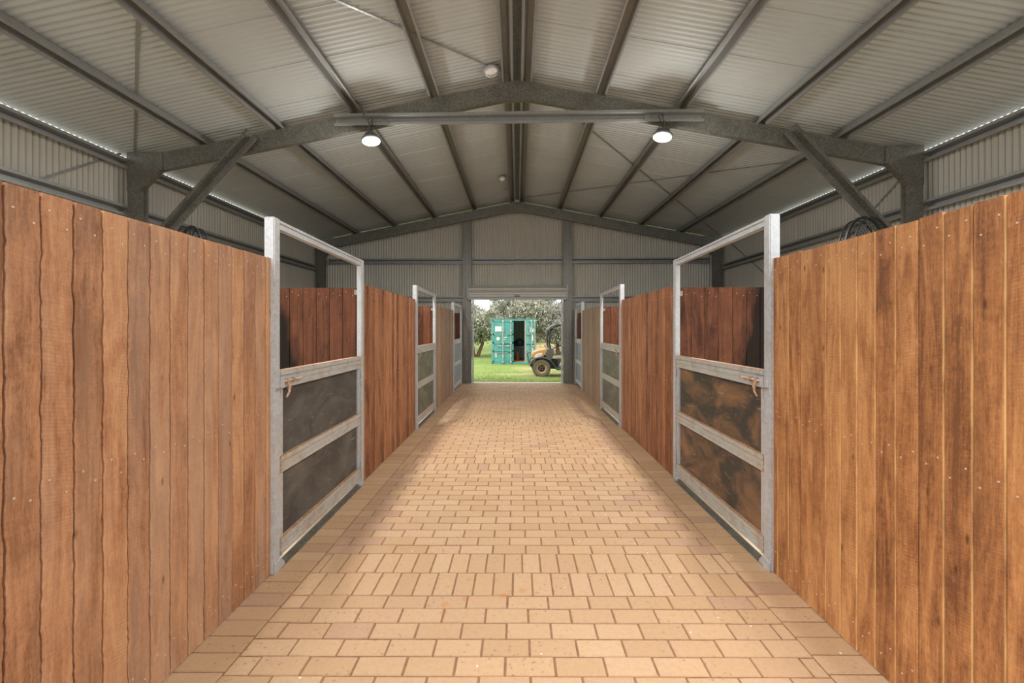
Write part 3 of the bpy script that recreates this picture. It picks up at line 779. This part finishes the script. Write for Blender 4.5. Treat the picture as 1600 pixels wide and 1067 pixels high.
# --- door frames and gates
def door(sx, P1, P2, zt1, zt2, rub, ordn, det=True):
    sn = 'left' if sx < 0 else 'right'
    X = (XL if sx < 0 else XR)
    xf = X-sx*.025            # corridor face of the posts
    xo = lambda d: xf+sx*d    # depth away from the corridor
    bx = lambda b, d0, d1, y0, y1, z0, z1, bev=0: b.box(min(xo(d0), xo(d1)), max(xo(d0), xo(d1)), y0, y1, z0, z1, bev)
    t = thing('stall_doorway', (X, (P1[0]+P2[1])/2, 0), 'galvanised steel door frame around the %s gate on the %s' % (ordn, sn), 'door frame', 'galvanised stall door frames')
    (a, b_), (c, d) = P1, P2
    b = MB(); bx(b, 0, .068, a, b_, 0, zt1, .006); pb = MB(); b.build('post', 'galv_post', t)
    b = MB(); bx(b, 0, .05, c, d, 0, zt2, .006); b.build('post', 'galv_post', t)
    # header: shallow channel facing the corridor
    b = MB(); pr = thick([(.0, .0), (.0, .012), (-.008, .012)][::-1] + [(.0, 0), (0, 0)][:0], .002)
    h = .058
    for (d0, d1, q0, q1) in ((.012, .05, -h, 0), (.004, .012, -h*.30, 0), (.004, .012, -h, -h*.70)):
        vs = []
        for yy, zz in ((b_, zt1-.008), (c, zt2-.004)):
            vs += [(xo(d0), yy, zz+q0), (xo(d1), yy, zz+q0), (xo(d1), yy, zz+q1), (xo(d0), yy, zz+q1)]
        b.add(vs, [(0, 1, 2, 3), (4, 7, 6, 5), (0, 4, 5, 1), (1, 5, 6, 2), (2, 6, 7, 3), (3, 7, 4, 0)])
    b.build('header', 'galv_post', t)
    if det:
        # foot gusset and floor angle
        b = MB(); x0, x1 = xo(-.004), xo(.0)
        vs = [(x, y, z) for x in (x0, x1) for y, z in ((a-.002, .0), (b_+.05, 0), (b_+.05, .025), (b_, .075), (a, .06))]
        b.add(vs, [(0, 1, 2, 3, 4), (9, 8, 7, 6, 5)]+[(i, (i+1) % 5, 5+(i+1) % 5, 5+i) for i in range(5)]); b.build('foot_gusset', 'galv_post', t)
        b = MB(); bx(b, -.004, .03, b_, c, 0.001, .005); bx(b, .03, .034, b_, c, .0, .03); b.build('sill_angle', 'galv_frame', t)
    # gate
    g = thing('stall_gate', (X, (b_+c)/2, .05), 'steel stall gate with %s, %s on the %s' % (rub[1], ordn, sn), 'stall gate', 'steel stall gates')
    ya, yb = b_+.012, c-.012; zb, zt = (.085, 1.295)
    b = MB(); bx(b, .012, .05, ya, ya+.045, zb-.02, zt-.03, .004); b.build('stile', 'galv_post', g)
    b = MB(); bx(b, .012, .05, yb-.045, yb, zb-.02, zt-.03, .004); b.build('stile', 'galv_post', g)
    for z0, z1 in ((zt-.115, zt), (.625, .73), (zb, zb+.105)):
        b = MB(); bx(b, .010, .054, ya+.004, yb-.004, z0+.008, z1-.008)
        bx(b, .002, .010, ya+.004, yb-.004, z1-.030, z1); bx(b, .002, .010, ya+.004, yb-.004, z0, z0+.022); bx(b, .004, .010, ya+.004, yb-.004, (z0+z1)/2-.012, (z0+z1)/2+.012)
        rl = b.build('rail', 'galv_gate', g)
        b = MB(); bx(b, .001, .056, ya+.004, yb-.004, z1, z1+.0022); tag(b.build('rail_top', 'rusty', rl), 'rust-stained top of the gate rail')
    for z0, z1 in ((.73, zt-.115), (zb+.105, .625)):
        b = MB(); bx(b, .030, .042, ya+.045, yb-.045, z0, z1); b.build('rubber_panel', rub[0], g)
    # slide bolt latch at the near stile
    b = MB(); zl = 1.225
    bx(b, -.004, .004, ya+.0, ya+.20, zl-.032, zl+.028, .002); lt = b.build('latch_plate', 'galv_post', g)
    b = MB(); xx = xo(-.016); b.tube([(xx, b_-.045, zl), (xx, ya+.24, zl)], .0075); b.build('bolt_bar', 'rusty', lt, smooth=True)
    if det:
        for yy in (ya+.05, ya+.13):
            b = MB(); b.tube([(xo(-.004), yy, zl-.016), (xo(-.022), yy, zl-.014), (xo(-.028), yy, zl), (xo(-.022), yy, zl+.014), (xo(-.004), yy, zl+.016)], .005); b.build('staple', 'rusty', lt, smooth=True)
        b = MB(); b.tube([(xx, ya+.045, zl), (xo(-.03), ya+.05, zl-.03), (xo(-.032), ya+.042, zl-.07), (xo(-.026), ya+.02, zl-.105)], [.007, .007, .008, .006]); b.build('latch_handle', 'rusty', lt, smooth=True)
        b = MB(); b.tube([(xo(-.006)-0, ya+.07, zl-.045), (xo(-.014), ya+.085, zl-.035), (xo(-.014), ya+.095, zl-.05), (xo(-.008), ya+.08, zl-.062)], .006, closed=True); b.build('ring', 'rusty', lt, smooth=True)
        # keeper on the post
        b = MB(); bx(b, -.028, 0, a+.02, a+.027, zl-.035, zl+.03); bx(b, -.028, 0, b_-.012, b_-.005, zl-.035, zl+.03); bx(b, -.031, -.026, a+.02, b_-.005, zl-.035, zl+.03)
        b.build('keeper', 'galv_post', t)
        for z in (.22, 1.12):
            b = MB(); b.tube([(xo(-.004), c-.006, z-.04), (xo(-.004), c-.006, z+.04)], .009); b.build('hinge', 'galv_post', g, smooth=True)
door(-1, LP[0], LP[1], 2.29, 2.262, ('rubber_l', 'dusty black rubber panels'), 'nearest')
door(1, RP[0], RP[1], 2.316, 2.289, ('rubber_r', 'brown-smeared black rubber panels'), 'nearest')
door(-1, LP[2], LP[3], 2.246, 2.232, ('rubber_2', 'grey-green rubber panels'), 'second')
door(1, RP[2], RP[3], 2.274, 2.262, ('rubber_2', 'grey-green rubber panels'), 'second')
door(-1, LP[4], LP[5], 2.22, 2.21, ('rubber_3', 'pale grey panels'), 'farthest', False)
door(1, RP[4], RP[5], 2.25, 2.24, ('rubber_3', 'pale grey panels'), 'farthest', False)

# --- fans behind the stall fronts
def fan(c, r, lab, ax):
    t = thing('stall_fan', (c[0], c[1], 0), lab, 'fan', 'round wire-caged fans')
    c = Vector(c); R = Matrix.Rotation(ax, 3, 'Z')
    P = lambda a, rr, d: c+R @ Vector((rr*math.cos(a), d, rr*math.sin(a)))
    b = MB()
    for d in (-.08, .0, .08): b.tube([P(2*math.pi*k/40, r if d == 0 else r*.96, d) for k in range(40)], 0.017 if d == 0 else .009, 6, closed=True)
    b.build('hoop', 'black', t, smooth=True)
    b = MB()
    for k in range(44):
        a = 2*math.pi*k/44
        for s in (-1, 1): b.tube([P(a, r, 0), P(a+.03, r*.96, s*.08), P(a+.12, r*.5, s*.11), P(a+.2, r*.15, s*.12)], .0022, 4)
    b.build('wire_guard', 'black', t)
    b = MB(); b.lathe([(.02, -.1), (.07, -.09), (.08, 0), (.07, .1), (.03, .12)], c, axis='y', rot=R); b.build('motor', 'black', t, smooth=True)
    for k in range(4):
        a = k*math.pi/2+.4; b = MB()
        pts = [P(a-.12, .07, -.02), P(a-.22, r*.8, -.035), P(a+.22, r*.8, .03), P(a+.12, .07, .02)]
        off = R @ Vector((0, .004, 0)); b.add(pts+[p+off for p in pts], [(0, 1, 2, 3), (7, 6, 5, 4), (0, 4, 5, 1), (1, 5, 6, 2), (2, 6, 7, 3), (3, 7, 4, 0)]); b.build('blade', 'greyplastic', t)
    b = MB(); b.tube([(c.x, c.y+.02, 0.02), (c.x, c.y+.02, c.z-.05)], .02); b.lathe([(.26, 0), (.26, .02), (.05, .04), (.02, .08)], (c.x, c.y+.02, 0)); b.build('stand', 'black', t, smooth=True)
fan((4.10, 5.25, 2.475), .40, 'black wire-caged pedestal fan showing its rim above the right board wall', math.radians(25))
fan((-3.98, 5.25, 2.44), .37, 'black wire-caged pedestal fan showing its rim above the left board wall', math.radians(-35))

# ================================================================== SHIPPING CONTAINER
def container():
    CY = 24.2; x0, x1 = -1.42, 1.02; zb = gz(0, CY)+.0; H = 2.50; Lc = 3.2
    t = thing('shipping_container', ((x0+x1)/2, CY, zb), 'teal steel shipping container on the grass with one door standing open', 'shipping container')
    X = lambda u: x0+u; Z = lambda w: zb+w; Wd = x1-x0
    b = MB(); b.box(x0, x1, CY, CY+.16, Z(H-.11), Z(H)); b.box(x0, x0+.07, CY, CY+.16, Z(0), Z(H)); b.box(x1-.07, x1, CY, CY+.16, Z(0), Z(H)); b.box(x0, x1, CY, CY+.16, Z(.0), Z(.12)); b.build('end_frame', 'teal', t)
    for nm, xx in (('side_wall', x0+.02), ('side_wall', x1-.02)):
        b = MB(); path = []; y = CY+.1
        while y < CY+Lc: path += [(y, 0), (y+.07, 0), (y+.14, .035), (y+.21, .035)]; y += .28
        pr = thick([(a-CY, q*(1 if xx < 0 else -1)) for a, q in path], .003)
        vs = []; n = len(pr)
        for z in (Z(.1), Z(H-.05)): vs += [(xx+q, CY+a, z) for a, q in pr]
        b.add(vs, [(i, (i+1) % n, n+(i+1) % n, n+i) for i in range(n)]); b.build(nm, 'teal', t)
    b = MB(); path = []; x = 0
    while x < Wd-.05: path += [(x, 0), (x+.08, 0), (x+.12, .04), (x+.2, .04)]; x += .24
    pr = thick(path, .003); n = len(pr); vs = []
    for z in (Z(.1), Z(H-.05)): vs += [(x0+a, CY+Lc-q, z) for a, q in pr]
    b.add(vs, [(i, (i+1) % n, n+(i+1) % n, n+i) for i in range(n)]); tag(b.build('back_wall', 'interior', t), 'ribbed inner end wall')
    b = MB(); b.box(x0, x1, CY, CY+Lc, Z(H-.04), Z(H-.02)); b.build('roof', 'teal', t)
    b = MB(); b.box(x0+.05, x1-.05, CY+.1, CY+Lc, Z(.08), Z(.14)); b.build('floor_boards', 'plywood', t)
    for u in (x0-.005, x1-.165):
        for w in (0, H-.118):
            b = MB(); b.box(u, u+.17, CY-.012, CY+.16, Z(w), Z(w+.118), .012); cc = b.build('corner_casting', 'teal', t)
            b = MB(); b.lathe([(.03, -.016), (.03, -.012)], (u+.085, CY, Z(w+.06)), axis='y', n=12); tag(b.build('slot', 'black', cc), 'dark oval slot')
    def leaf(name, w, flip, T):
        """door leaf in local coords: u across 0..w, d depth, z up; T maps (u, d, z) to the world"""
        z0, z1 = .13, H-.12
        def bx(b, u0, u1, d0, d1, a, c):
            vs = [T(u, d, z) for u in (u0, u1) for d in (d0, d1) for z in (a, c)]
            b.add(vs, [(0, 1, 3, 2), (4, 6, 7, 5), (0, 4, 5, 1), (2, 3, 7, 6), (0, 2, 6, 4), (1, 5, 7, 3)])
        b = MB(); bx(b, 0, w, 0.012, .05, z0, z1)
        for u0, u1 in ((0, .07), (w-.07, w)): bx(b, u0, u1, -.012, .012, z0, z1)
        hs = [z0, .72, 1.17, 1.64, z1]
        for a in hs: bx(b, 0, w, -.012, .012, a-.045 if a > z0 else a, min(a+.045, z1))
        dl = b.build(name, 'teal', t)
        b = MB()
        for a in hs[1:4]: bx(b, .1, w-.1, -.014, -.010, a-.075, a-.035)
        tag(b.build('rib_shade', 'teal_dark', dl), 'dark strips painted as shade under the ribs of the door')  # dark strips stand in for the shade below each rib
        for u in (w*.50, w*.88) if not flip else (w*.14, w*.52):
            b = MB(); b.tube([T(u, -.045, z0-.05), T(u, -.045, z1+.05)], .021, 8)
            for z in (z0-.02, z1-.02, 1.14, .45, 1.85): bx(b, u-.045, u+.045, -.06, -.012, z-.035, z+.035)
            r = b.build('lock_rod', 'rod', dl)
            b = MB(); bx(b, u-.36, u, -.075, -.055, 1.0, 1.035); bx(b, u-.2, u-.13, -.085, -.05, .975, 1.06); b.build('handle', 'rod', r)
        return dl, bx
    w = 1.15
    dl, bx = leaf('door', w, False, lambda u, d, z: Vector((x0+.07+u, CY+d, Z(z))))
    for (u0, u1, a, c, mt, lb) in ((.13, .50, 1.80, 2.08, 'white', 'white plate, upper left of the closed door'), (.11, .24, .36, .64, 'rod', 'small grey plate low on the closed door'), (.60, .78, 1.44, 1.50, 'white', 'small white mark'), (.62, .70, 1.32, 1.37, 'white', 'small white mark')):
        b = MB(); bx(b, u0, u1, -.018, -.013, a, c); tag(b.build('plate', mt, dl), lb)
    b = MB(); b.lathe([(.10, -.006), (.10, 0)], (x0+.07+.30, CY-.016, Z(1.40)), axis='y', n=20); tag(b.build('disc', 'white', dl), 'round white sign on the closed door')
    b = MB(); bx(b, .13, .85, -.019, -.013, 1.555, 1.58); bx(b, .13, .85, -.019, -.013, .615, .64); bx(b, .13, .4, -.019, -.013, 1.09, 1.11); b.build('stripe', 'rod', dl)
    th = math.radians(62); ca, sa = math.cos(th), math.sin(th)
    # open leaf: hinged at the right corner post, free edge towards the shed; its outer face looks right and to the front
    def T2(u, d, z):
        hx, hy = x1-.02, CY-.03
        return Vector((hx-u*ca-d*sa*(-1)*-1, hy-u*sa+d*ca, Z(z)))
    dl2, bx2 = leaf('door', w, True, T2)
    for a, c, u0, u1 in ((1.75, 1.95, .25, .42), (1.3, 1.6, .3, .45), (1.75, 2.05, .62, .72), (.5, .9, .3, .42)):
        b = MB(); bx2(b, u0, u1, -.02, -.013, a, c); b.build('plate', 'white', dl2)
    b = MB(); vs = [T2(u, d, z) for u in (w, w+.03) for d in (-.02, .06) for z in (.13, H-.12)]
    b.add(vs, [(0, 1, 3, 2), (4, 6, 7, 5), (0, 4, 5, 1), (2, 3, 7, 6), (0, 2, 6, 4), (1, 5, 7, 3)]); b.build('gasket', 'galv', dl2)
    # inside
    tb = thing('work_table', (-.0, CY+1.2, zb+.14), 'small dark table inside the open shipping container', 'table')
    b = MB(); b.box(-.22, .36, CY+.9, CY+1.6, Z(.90), Z(.94)); b.build('table_top', 'greyplastic', tb)
    for xx in (-.20, .34):
        for yy in (CY+.92, CY+1.56):
            b = MB(); b.box(xx-.02, xx+.02, yy-.02, yy+.02, Z(.14), Z(.90)); b.build('leg', 'greyplastic', tb)
    b = MB(); b.lathe([(.10, 0), (.24, .06), (.28, .2), (.2, .38), (.08, .46)], (.14, CY+1.25, Z(.94)), n=16); b.lathe([(.06, 0), (.16, .05), (.18, .16), (.08, .28)], (-.12, CY+1.3, Z(.94)), n=14)
    tag(b.build('feed_bag', 'black', smooth=True), 'lumpy dark bag lying on the table in the shipping container', 'bag')
    b = MB(); b.lathe([(.09, 0), (.10, .05), (.09, .16), (.04, .2), (.035, .5), (.05, .52)], (.02, CY+1.0, Z(.14)), n=12)
    tag(b.build('orange_tool', 'orange_tool', smooth=True), 'orange tool standing under the table in the shipping container', 'tool')
container()

# ================================================================== UTILITY BUGGY
def buggy():
    BY = 16.0; zg = gz(1, BY)-.005; fx = .885
    t = thing('utility_buggy', (fx+1.0, BY+.6, zg), 'orange and grey utility buggy with black canopy parked on the grass', 'utility vehicle')
    def prism(b, pts, y0, y1, bev=0):
        n = len(pts); vs = [(x, y0, zg+z) for x, z in pts]+[(x, y1, zg+z) for x, z in pts]
        b.add(vs, [tuple(range(n)), tuple(range(2*n-1, n-1, -1))]+[(i, (i+1) % n, n+(i+1) % n, n+i) for i in range(n)])
        return b
    for wx in (fx, fx+2.02):
        for wy, s in ((BY, -1), (BY+1.2, 1)):
            b = MB(); b.lathe([(.19, -.11), (.27, -.125), (.31, -.10), (.322, -.05), (.322, .05), (.31, .10), (.27, .125), (.19, .11)], (wx, wy, zg+.318), axis='y', n=40, cap=False)
            for k in range(22):
                a = 2*math.pi*k/22
                for sy in (-1, 1):
                    aa = a+(.14 if sy > 0 else 0); cx, cz = wx+.325*math.cos(aa), zg+.318+.325*math.sin(aa)
                    R = Matrix.Rotation(-aa, 3, 'Y'); bb = bmesh.new(); bmesh.ops.create_cube(bb, size=1)
                    for v in bb.verts: v.co = Vector((cx, wy+sy*.065, cz))+R @ Vector((v.co.x*.022, v.co.y*.10, v.co.z*.045))
                    b.addbm(bb)
            ty = b.build('tyre', 'rubber_tyre', t)
            b = MB(); b.lathe([(.20, s*.10), (.19, s*.115), (.165, s*.08), (.12, s*.06), (.07, s*.065), (.0, s*.07)], (wx, wy, zg+.318), axis='y', n=28, cap=False); rm = b.build('rim', 'rim', ty, smooth=True)
            b = MB(); b.lathe([(.125, s*.062), (.12, s*.072), (.07, s*.078), (.0, s*.08)], (wx, wy, zg+.318), axis='y', n=24, cap=False); b.build('hub', 'black', rm)
            for k in range(4):
                b = MB(); a = k*math.pi/2+.6; b.lathe([(.016, s*.08), (.014, s*.095), (0, s*.096)], (wx+.06*math.cos(a), wy, zg+.318+.06*math.sin(a)), axis='y', n=8); b.build('wheel_nut', 'rim', rm)
    y0, y1 = BY-.02, BY+1.22
    # hood
    b = MB(); prism(b, [(.56, .72), (.55, .80), (.60, .88), (.80, .95), (1.02, .99), (1.10, .99), (1.02, .80), (.92, .72), (.66, .66)], y0+.05, y1-.05); b.build('hood', 'orange', t)
    b = MB(); prism(b, [(.64, .70), (.66, .80), (.80, .86), (.93, .86), (.90, .78), (.80, .715)], y0+.035, y0+.055); tag(b.build('headlamp_panel', 'white', t), 'white side panel of the hood')
    b = MB(); prism(b, [(.74, .775), (.80, .80), (.86, .805), (.82, .785)], y0+.028, y0+.036); b.build('emblem', 'greyplastic', t)
    b = MB(); prism(b, [(1.02, .80), (1.10, 1.0), (1.33, 1.02), (1.33, .78), (1.24, .62), (1.10, .66)], y0+.03, y1-.03); b.build('side_cowl', 'greyplastic', t)
    # fender arch
    b = MB(); pts = []
    for k in range(13):
        a = math.radians(168-k*11.2); pts.append((fx+.46*math.cos(a), .34+.40*math.sin(a)))
    pts += [(1.42, .35), (1.62, .30)]
    inner = [(x, z-.05) for x, z in pts][::-1]
    for ya, yb in ((y0-.12, y0+.14), (y1-.14, y1+.12)):
        b = MB(); prism(b, pts+inner, ya, yb); b.build('front_fender', 'greyplastic', t)
    b = MB(); prism(b, [(1.45, .24), (2.62, .24), (2.62, .34), (1.45, .34)], y0, y1); prism(b, [(.70, .30), (1.5, .26), (1.5, .62), (1.0, .70), (.66, .66)], y0+.25, y1-.25); b.build('chassis', 'black', t)
    b = MB(); prism(b, [(2.0, .34), (2.45, .34), (2.45, .66), (1.95, .66)], y0+.06, y1-.06); b.build('seat_base', 'greyplastic', t)
    b = MB(); prism(b, [(1.92, .66), (2.35, .66), (2.35, .76), (1.94, .74)], y0+.08, y1-.08); prism(b, [(2.32, .70), (2.45, .70), (2.56, 1.22), (2.46, 1.24)], y0+.08, y1-.08); b.build('seat', 'black', t)
    b = MB(); prism(b, [(2.55, .62), (3.75, .62), (3.75, .66), (2.55, .66)], y0-.02, y1+.02)
    for ya, yb in ((y0-.02, y0+.01), (y1-.01, y1+.02)): prism(b, [(2.55, .66), (3.75, .66), (3.75, .98), (2.55, .98)], ya, yb)
    prism(b, [(2.55, .66), (2.58, .66), (2.58, .98), (2.55, .98)], y0, y1); prism(b, [(3.72, .66), (3.75, .66), (3.75, .98), (3.72, .98)], y0, y1); b.build('cargo_tray', 'orange', t)
    b = MB(); prism(b, [(2.5, .4), (3.4, .4), (3.4, .62), (2.5, .62)], y0+.2, y1-.2); b.build('rear_axle_housing', 'black', t)
    # bumper
    b = MB()
    for yy in (y0+.1, y1-.1): b.tube([(.66, yy, zg+.42), (.48, yy, zg+.46), (.42, yy, zg+.55), (.40, yy, zg+.70), (.37, yy, zg+.86), (.42, yy, zg+.88)], .022)
    for zz, xx in ((.84, .375), (.62, .41), (.47, .47)): b.tube([(xx, y0+.1, zg+zz), (xx, y1-.1, zg+zz)], .02)
    b.build('bull_bar', 'greyplastic', t, smooth=True)
    b = MB(); b.box(.48, .58, y0+.05, y0+.12, zg+.36, zg+.44, .01); b.build('bumper_block', 'black', t)
    # roll cage and canopy
    b = MB()
    for yy in (y0+.06, y1-.06):
        b.tube([(1.22, yy, zg+.98), (1.18, yy, zg+1.2), (1.20, yy, zg+1.62), (1.30, yy, zg+1.80), (1.6, yy, zg+1.88), (2.5, yy, zg+1.90), (2.66, yy, zg+1.78), (2.66, yy, zg+.66)], .032)
    for xx, zz in ((1.22, 1.68), (2.6, 1.88)): b.tube([(xx, y0+.06, zg+zz), (xx, y1-.06, zg+zz)], .025)
    b.build('roll_cage', 'black', t, smooth=True)
    b = MB(); prism(b, [(1.12, 1.72), (1.20, 1.82), (1.42, 1.93), (2.60, 1.96), (2.78, 1.90), (2.78, 1.86), (2.58, 1.90), (1.45, 1.87), (1.26, 1.77), (1.16, 1.70)], y0-.02, y1+.02); b.build('canopy', 'greyplastic', t)
    R = Matrix.Rotation(math.radians(-58), 3, 'Y'); c = Vector((1.56, BY+.35, zg+1.14))
    b = MB(); b.tube([c+R @ Vector((0.0, .17*math.cos(a), .17*math.sin(a))) for a in [2*math.pi*k/24 for k in range(24)]], .016, closed=True)
    b.tube([c+R @ Vector((0, -.17, 0)), c+R @ Vector((0, .17, 0))], .012); b.tube([c, Vector((1.30, BY+.35, zg+.98))], .02)
    b.build('steering_wheel', 'black', t, smooth=True)
    b = MB()
    for za, zb_ in ((.80, 1.02), (.96, 1.14)): b.tube([(1.36, y0+.02, zg+za-.02), (1.9, y0+.02, zg+zb_)], .010)
    b.build('grab_rail', 'black', t)
    b = MB(); prism(b, [(1.33, .62), (1.62, .66), (1.66, .60), (1.52, .34), (1.33, .34)], y0+.3, y1-.3); b.build('dash_box', 'greyplastic', t)
buggy()

# ================================================================== TREES
def tree(x, y, h, spread, seed, lab, mat='leaf', nleaf=15000, trunks=3, low=.6, drop=0.0, ls=1.0):
    R = random.Random(seed); z0 = gz(x, y)
    t = thing('paddock_tree', (x, y, z0), lab, 'tree', 'trees beyond the container')
    b = MB(); tips = []
    for k in range(trunks):
        a = 2*math.pi*k/trunks+R.uniform(-.4, .4); p = Vector((x+.1*math.cos(a), y+.1*math.sin(a), z0-.1)); pts = [p.copy()]; rs = [.16]
        d = Vector((.35*math.cos(a), .35*math.sin(a), 1)).normalized()
        for s in range(7):
            p = p+d*h*.10; d = (d+Vector((R.uniform(-.25, .25), R.uniform(-.25, .25), R.uniform(-.05, .1)))).normalized(); pts.append(p.copy()); rs.append(.16*(1-(s+1)/9))
            if s > 1:
                for q in range(2):
                    e = (d+Vector((R.uniform(-1, 1), R.uniform(-1, 1), R.uniform(-.2, .6)))).normalized(); L = h*R.uniform(.12, .26)
                    b.tube([p, p+e*L*.5+Vector((0, 0, .05)), p+e*L], [rs[-1]*.6, .04, .015], 5); tips.append(p+e*L)
        b.tube(pts, rs, 7); tips.append(p)
    b.build('trunk', 'bark', t, smooth=True)
    b = MB(); cl = []
    for _ in range(70):
        u = Vector((R.gauss(0, 1), R.gauss(0, 1), R.gauss(0, 1))).normalized()*R.uniform(.55, 1)
        cl.append((Vector((x+u.x*spread, y+u.y*spread, z0+h*(low+(1-low)*.5)+u.z*h*(1-low)*.5)), R.uniform(.35, .8)*spread*.42))
    cl += [(p, spread*.3) for p in tips]
    for _ in range(nleaf):
        c, r = cl[R.randrange(len(cl))]
        u = Vector((R.gauss(0, 1), R.gauss(0, 1), R.gauss(0, .8))).normalized()*r*R.random()**.4; p = c+u
        p.z -= drop*abs(R.gauss(0, .4))
        if p.z < z0+.25: continue
        s = R.uniform(.06, .13)*ls; d = Vector((R.uniform(-.6, .6), R.uniform(-.6, .6), R.uniform(-1.2, .4))).normalized(); w = d.cross(Vector((R.uniform(-1, 1), R.uniform(-1, 1), R.uniform(-1, 1)))).normalized()*s*.33
        col = (R.random(), 0, 0)
        b.add([p-d*s, p+w, p+d*s, p-w], [(0, 1, 2, 3)], col)
    b.build('foliage', mat, t, recalc=False)
    return t
tree(-2.9, 30.5, 3.55, 1.8, 11, 'small grey-green tree with forked pale trunks at the left edge of the door view', nleaf=20000, low=.38, drop=.5)
tree(.5, 33.0, 5.4, 2.6, 12, 'broad dense grey-green tree directly behind the shipping container', nleaf=34000, low=.28, drop=.3)
tree(3.1, 32.0, 3.7, 2.0, 13, 'dark grey-green tree behind the buggy canopy, right of the container', 'leaf2', 30000, low=.30, drop=.4)
tree(-6.3, 37.0, 5.0, 2.6, 14, 'tree beyond the left edge of the door view', nleaf=16000, low=.3, ls=1.2)
tree(7.6, 36.0, 4.4, 2.6, 15, 'tree beyond the right edge of the door view', 'leaf2', 16000, low=.3, ls=1.2)
tree(-1.0, 44.0, 3.9, 2.4, 16, 'farther hazy tree filling the gap left of the container', 'leaf2', 20000, low=.3, ls=1.4)
tree(2.0, 46.0, 3.6, 2.4, 17, 'farther hazy tree filling the gap right of the container', 'leaf', 20000, low=.3, ls=1.4)

# vineyard posts on the rise to the right
for k in range(16):
    x = 1.6+k*.42; y = 38+.5*(k % 3); z = gz(x, y)
    b = MB(); b.box(x-.03, x+.03, y-.03, y+.03, z-.1, z+1.1, .006)
    tag(b.build('vineyard_post', 'post_wood'), 'thin pale post in the row on the rise beyond the buggy', 'post', 'pale posts on the rise')
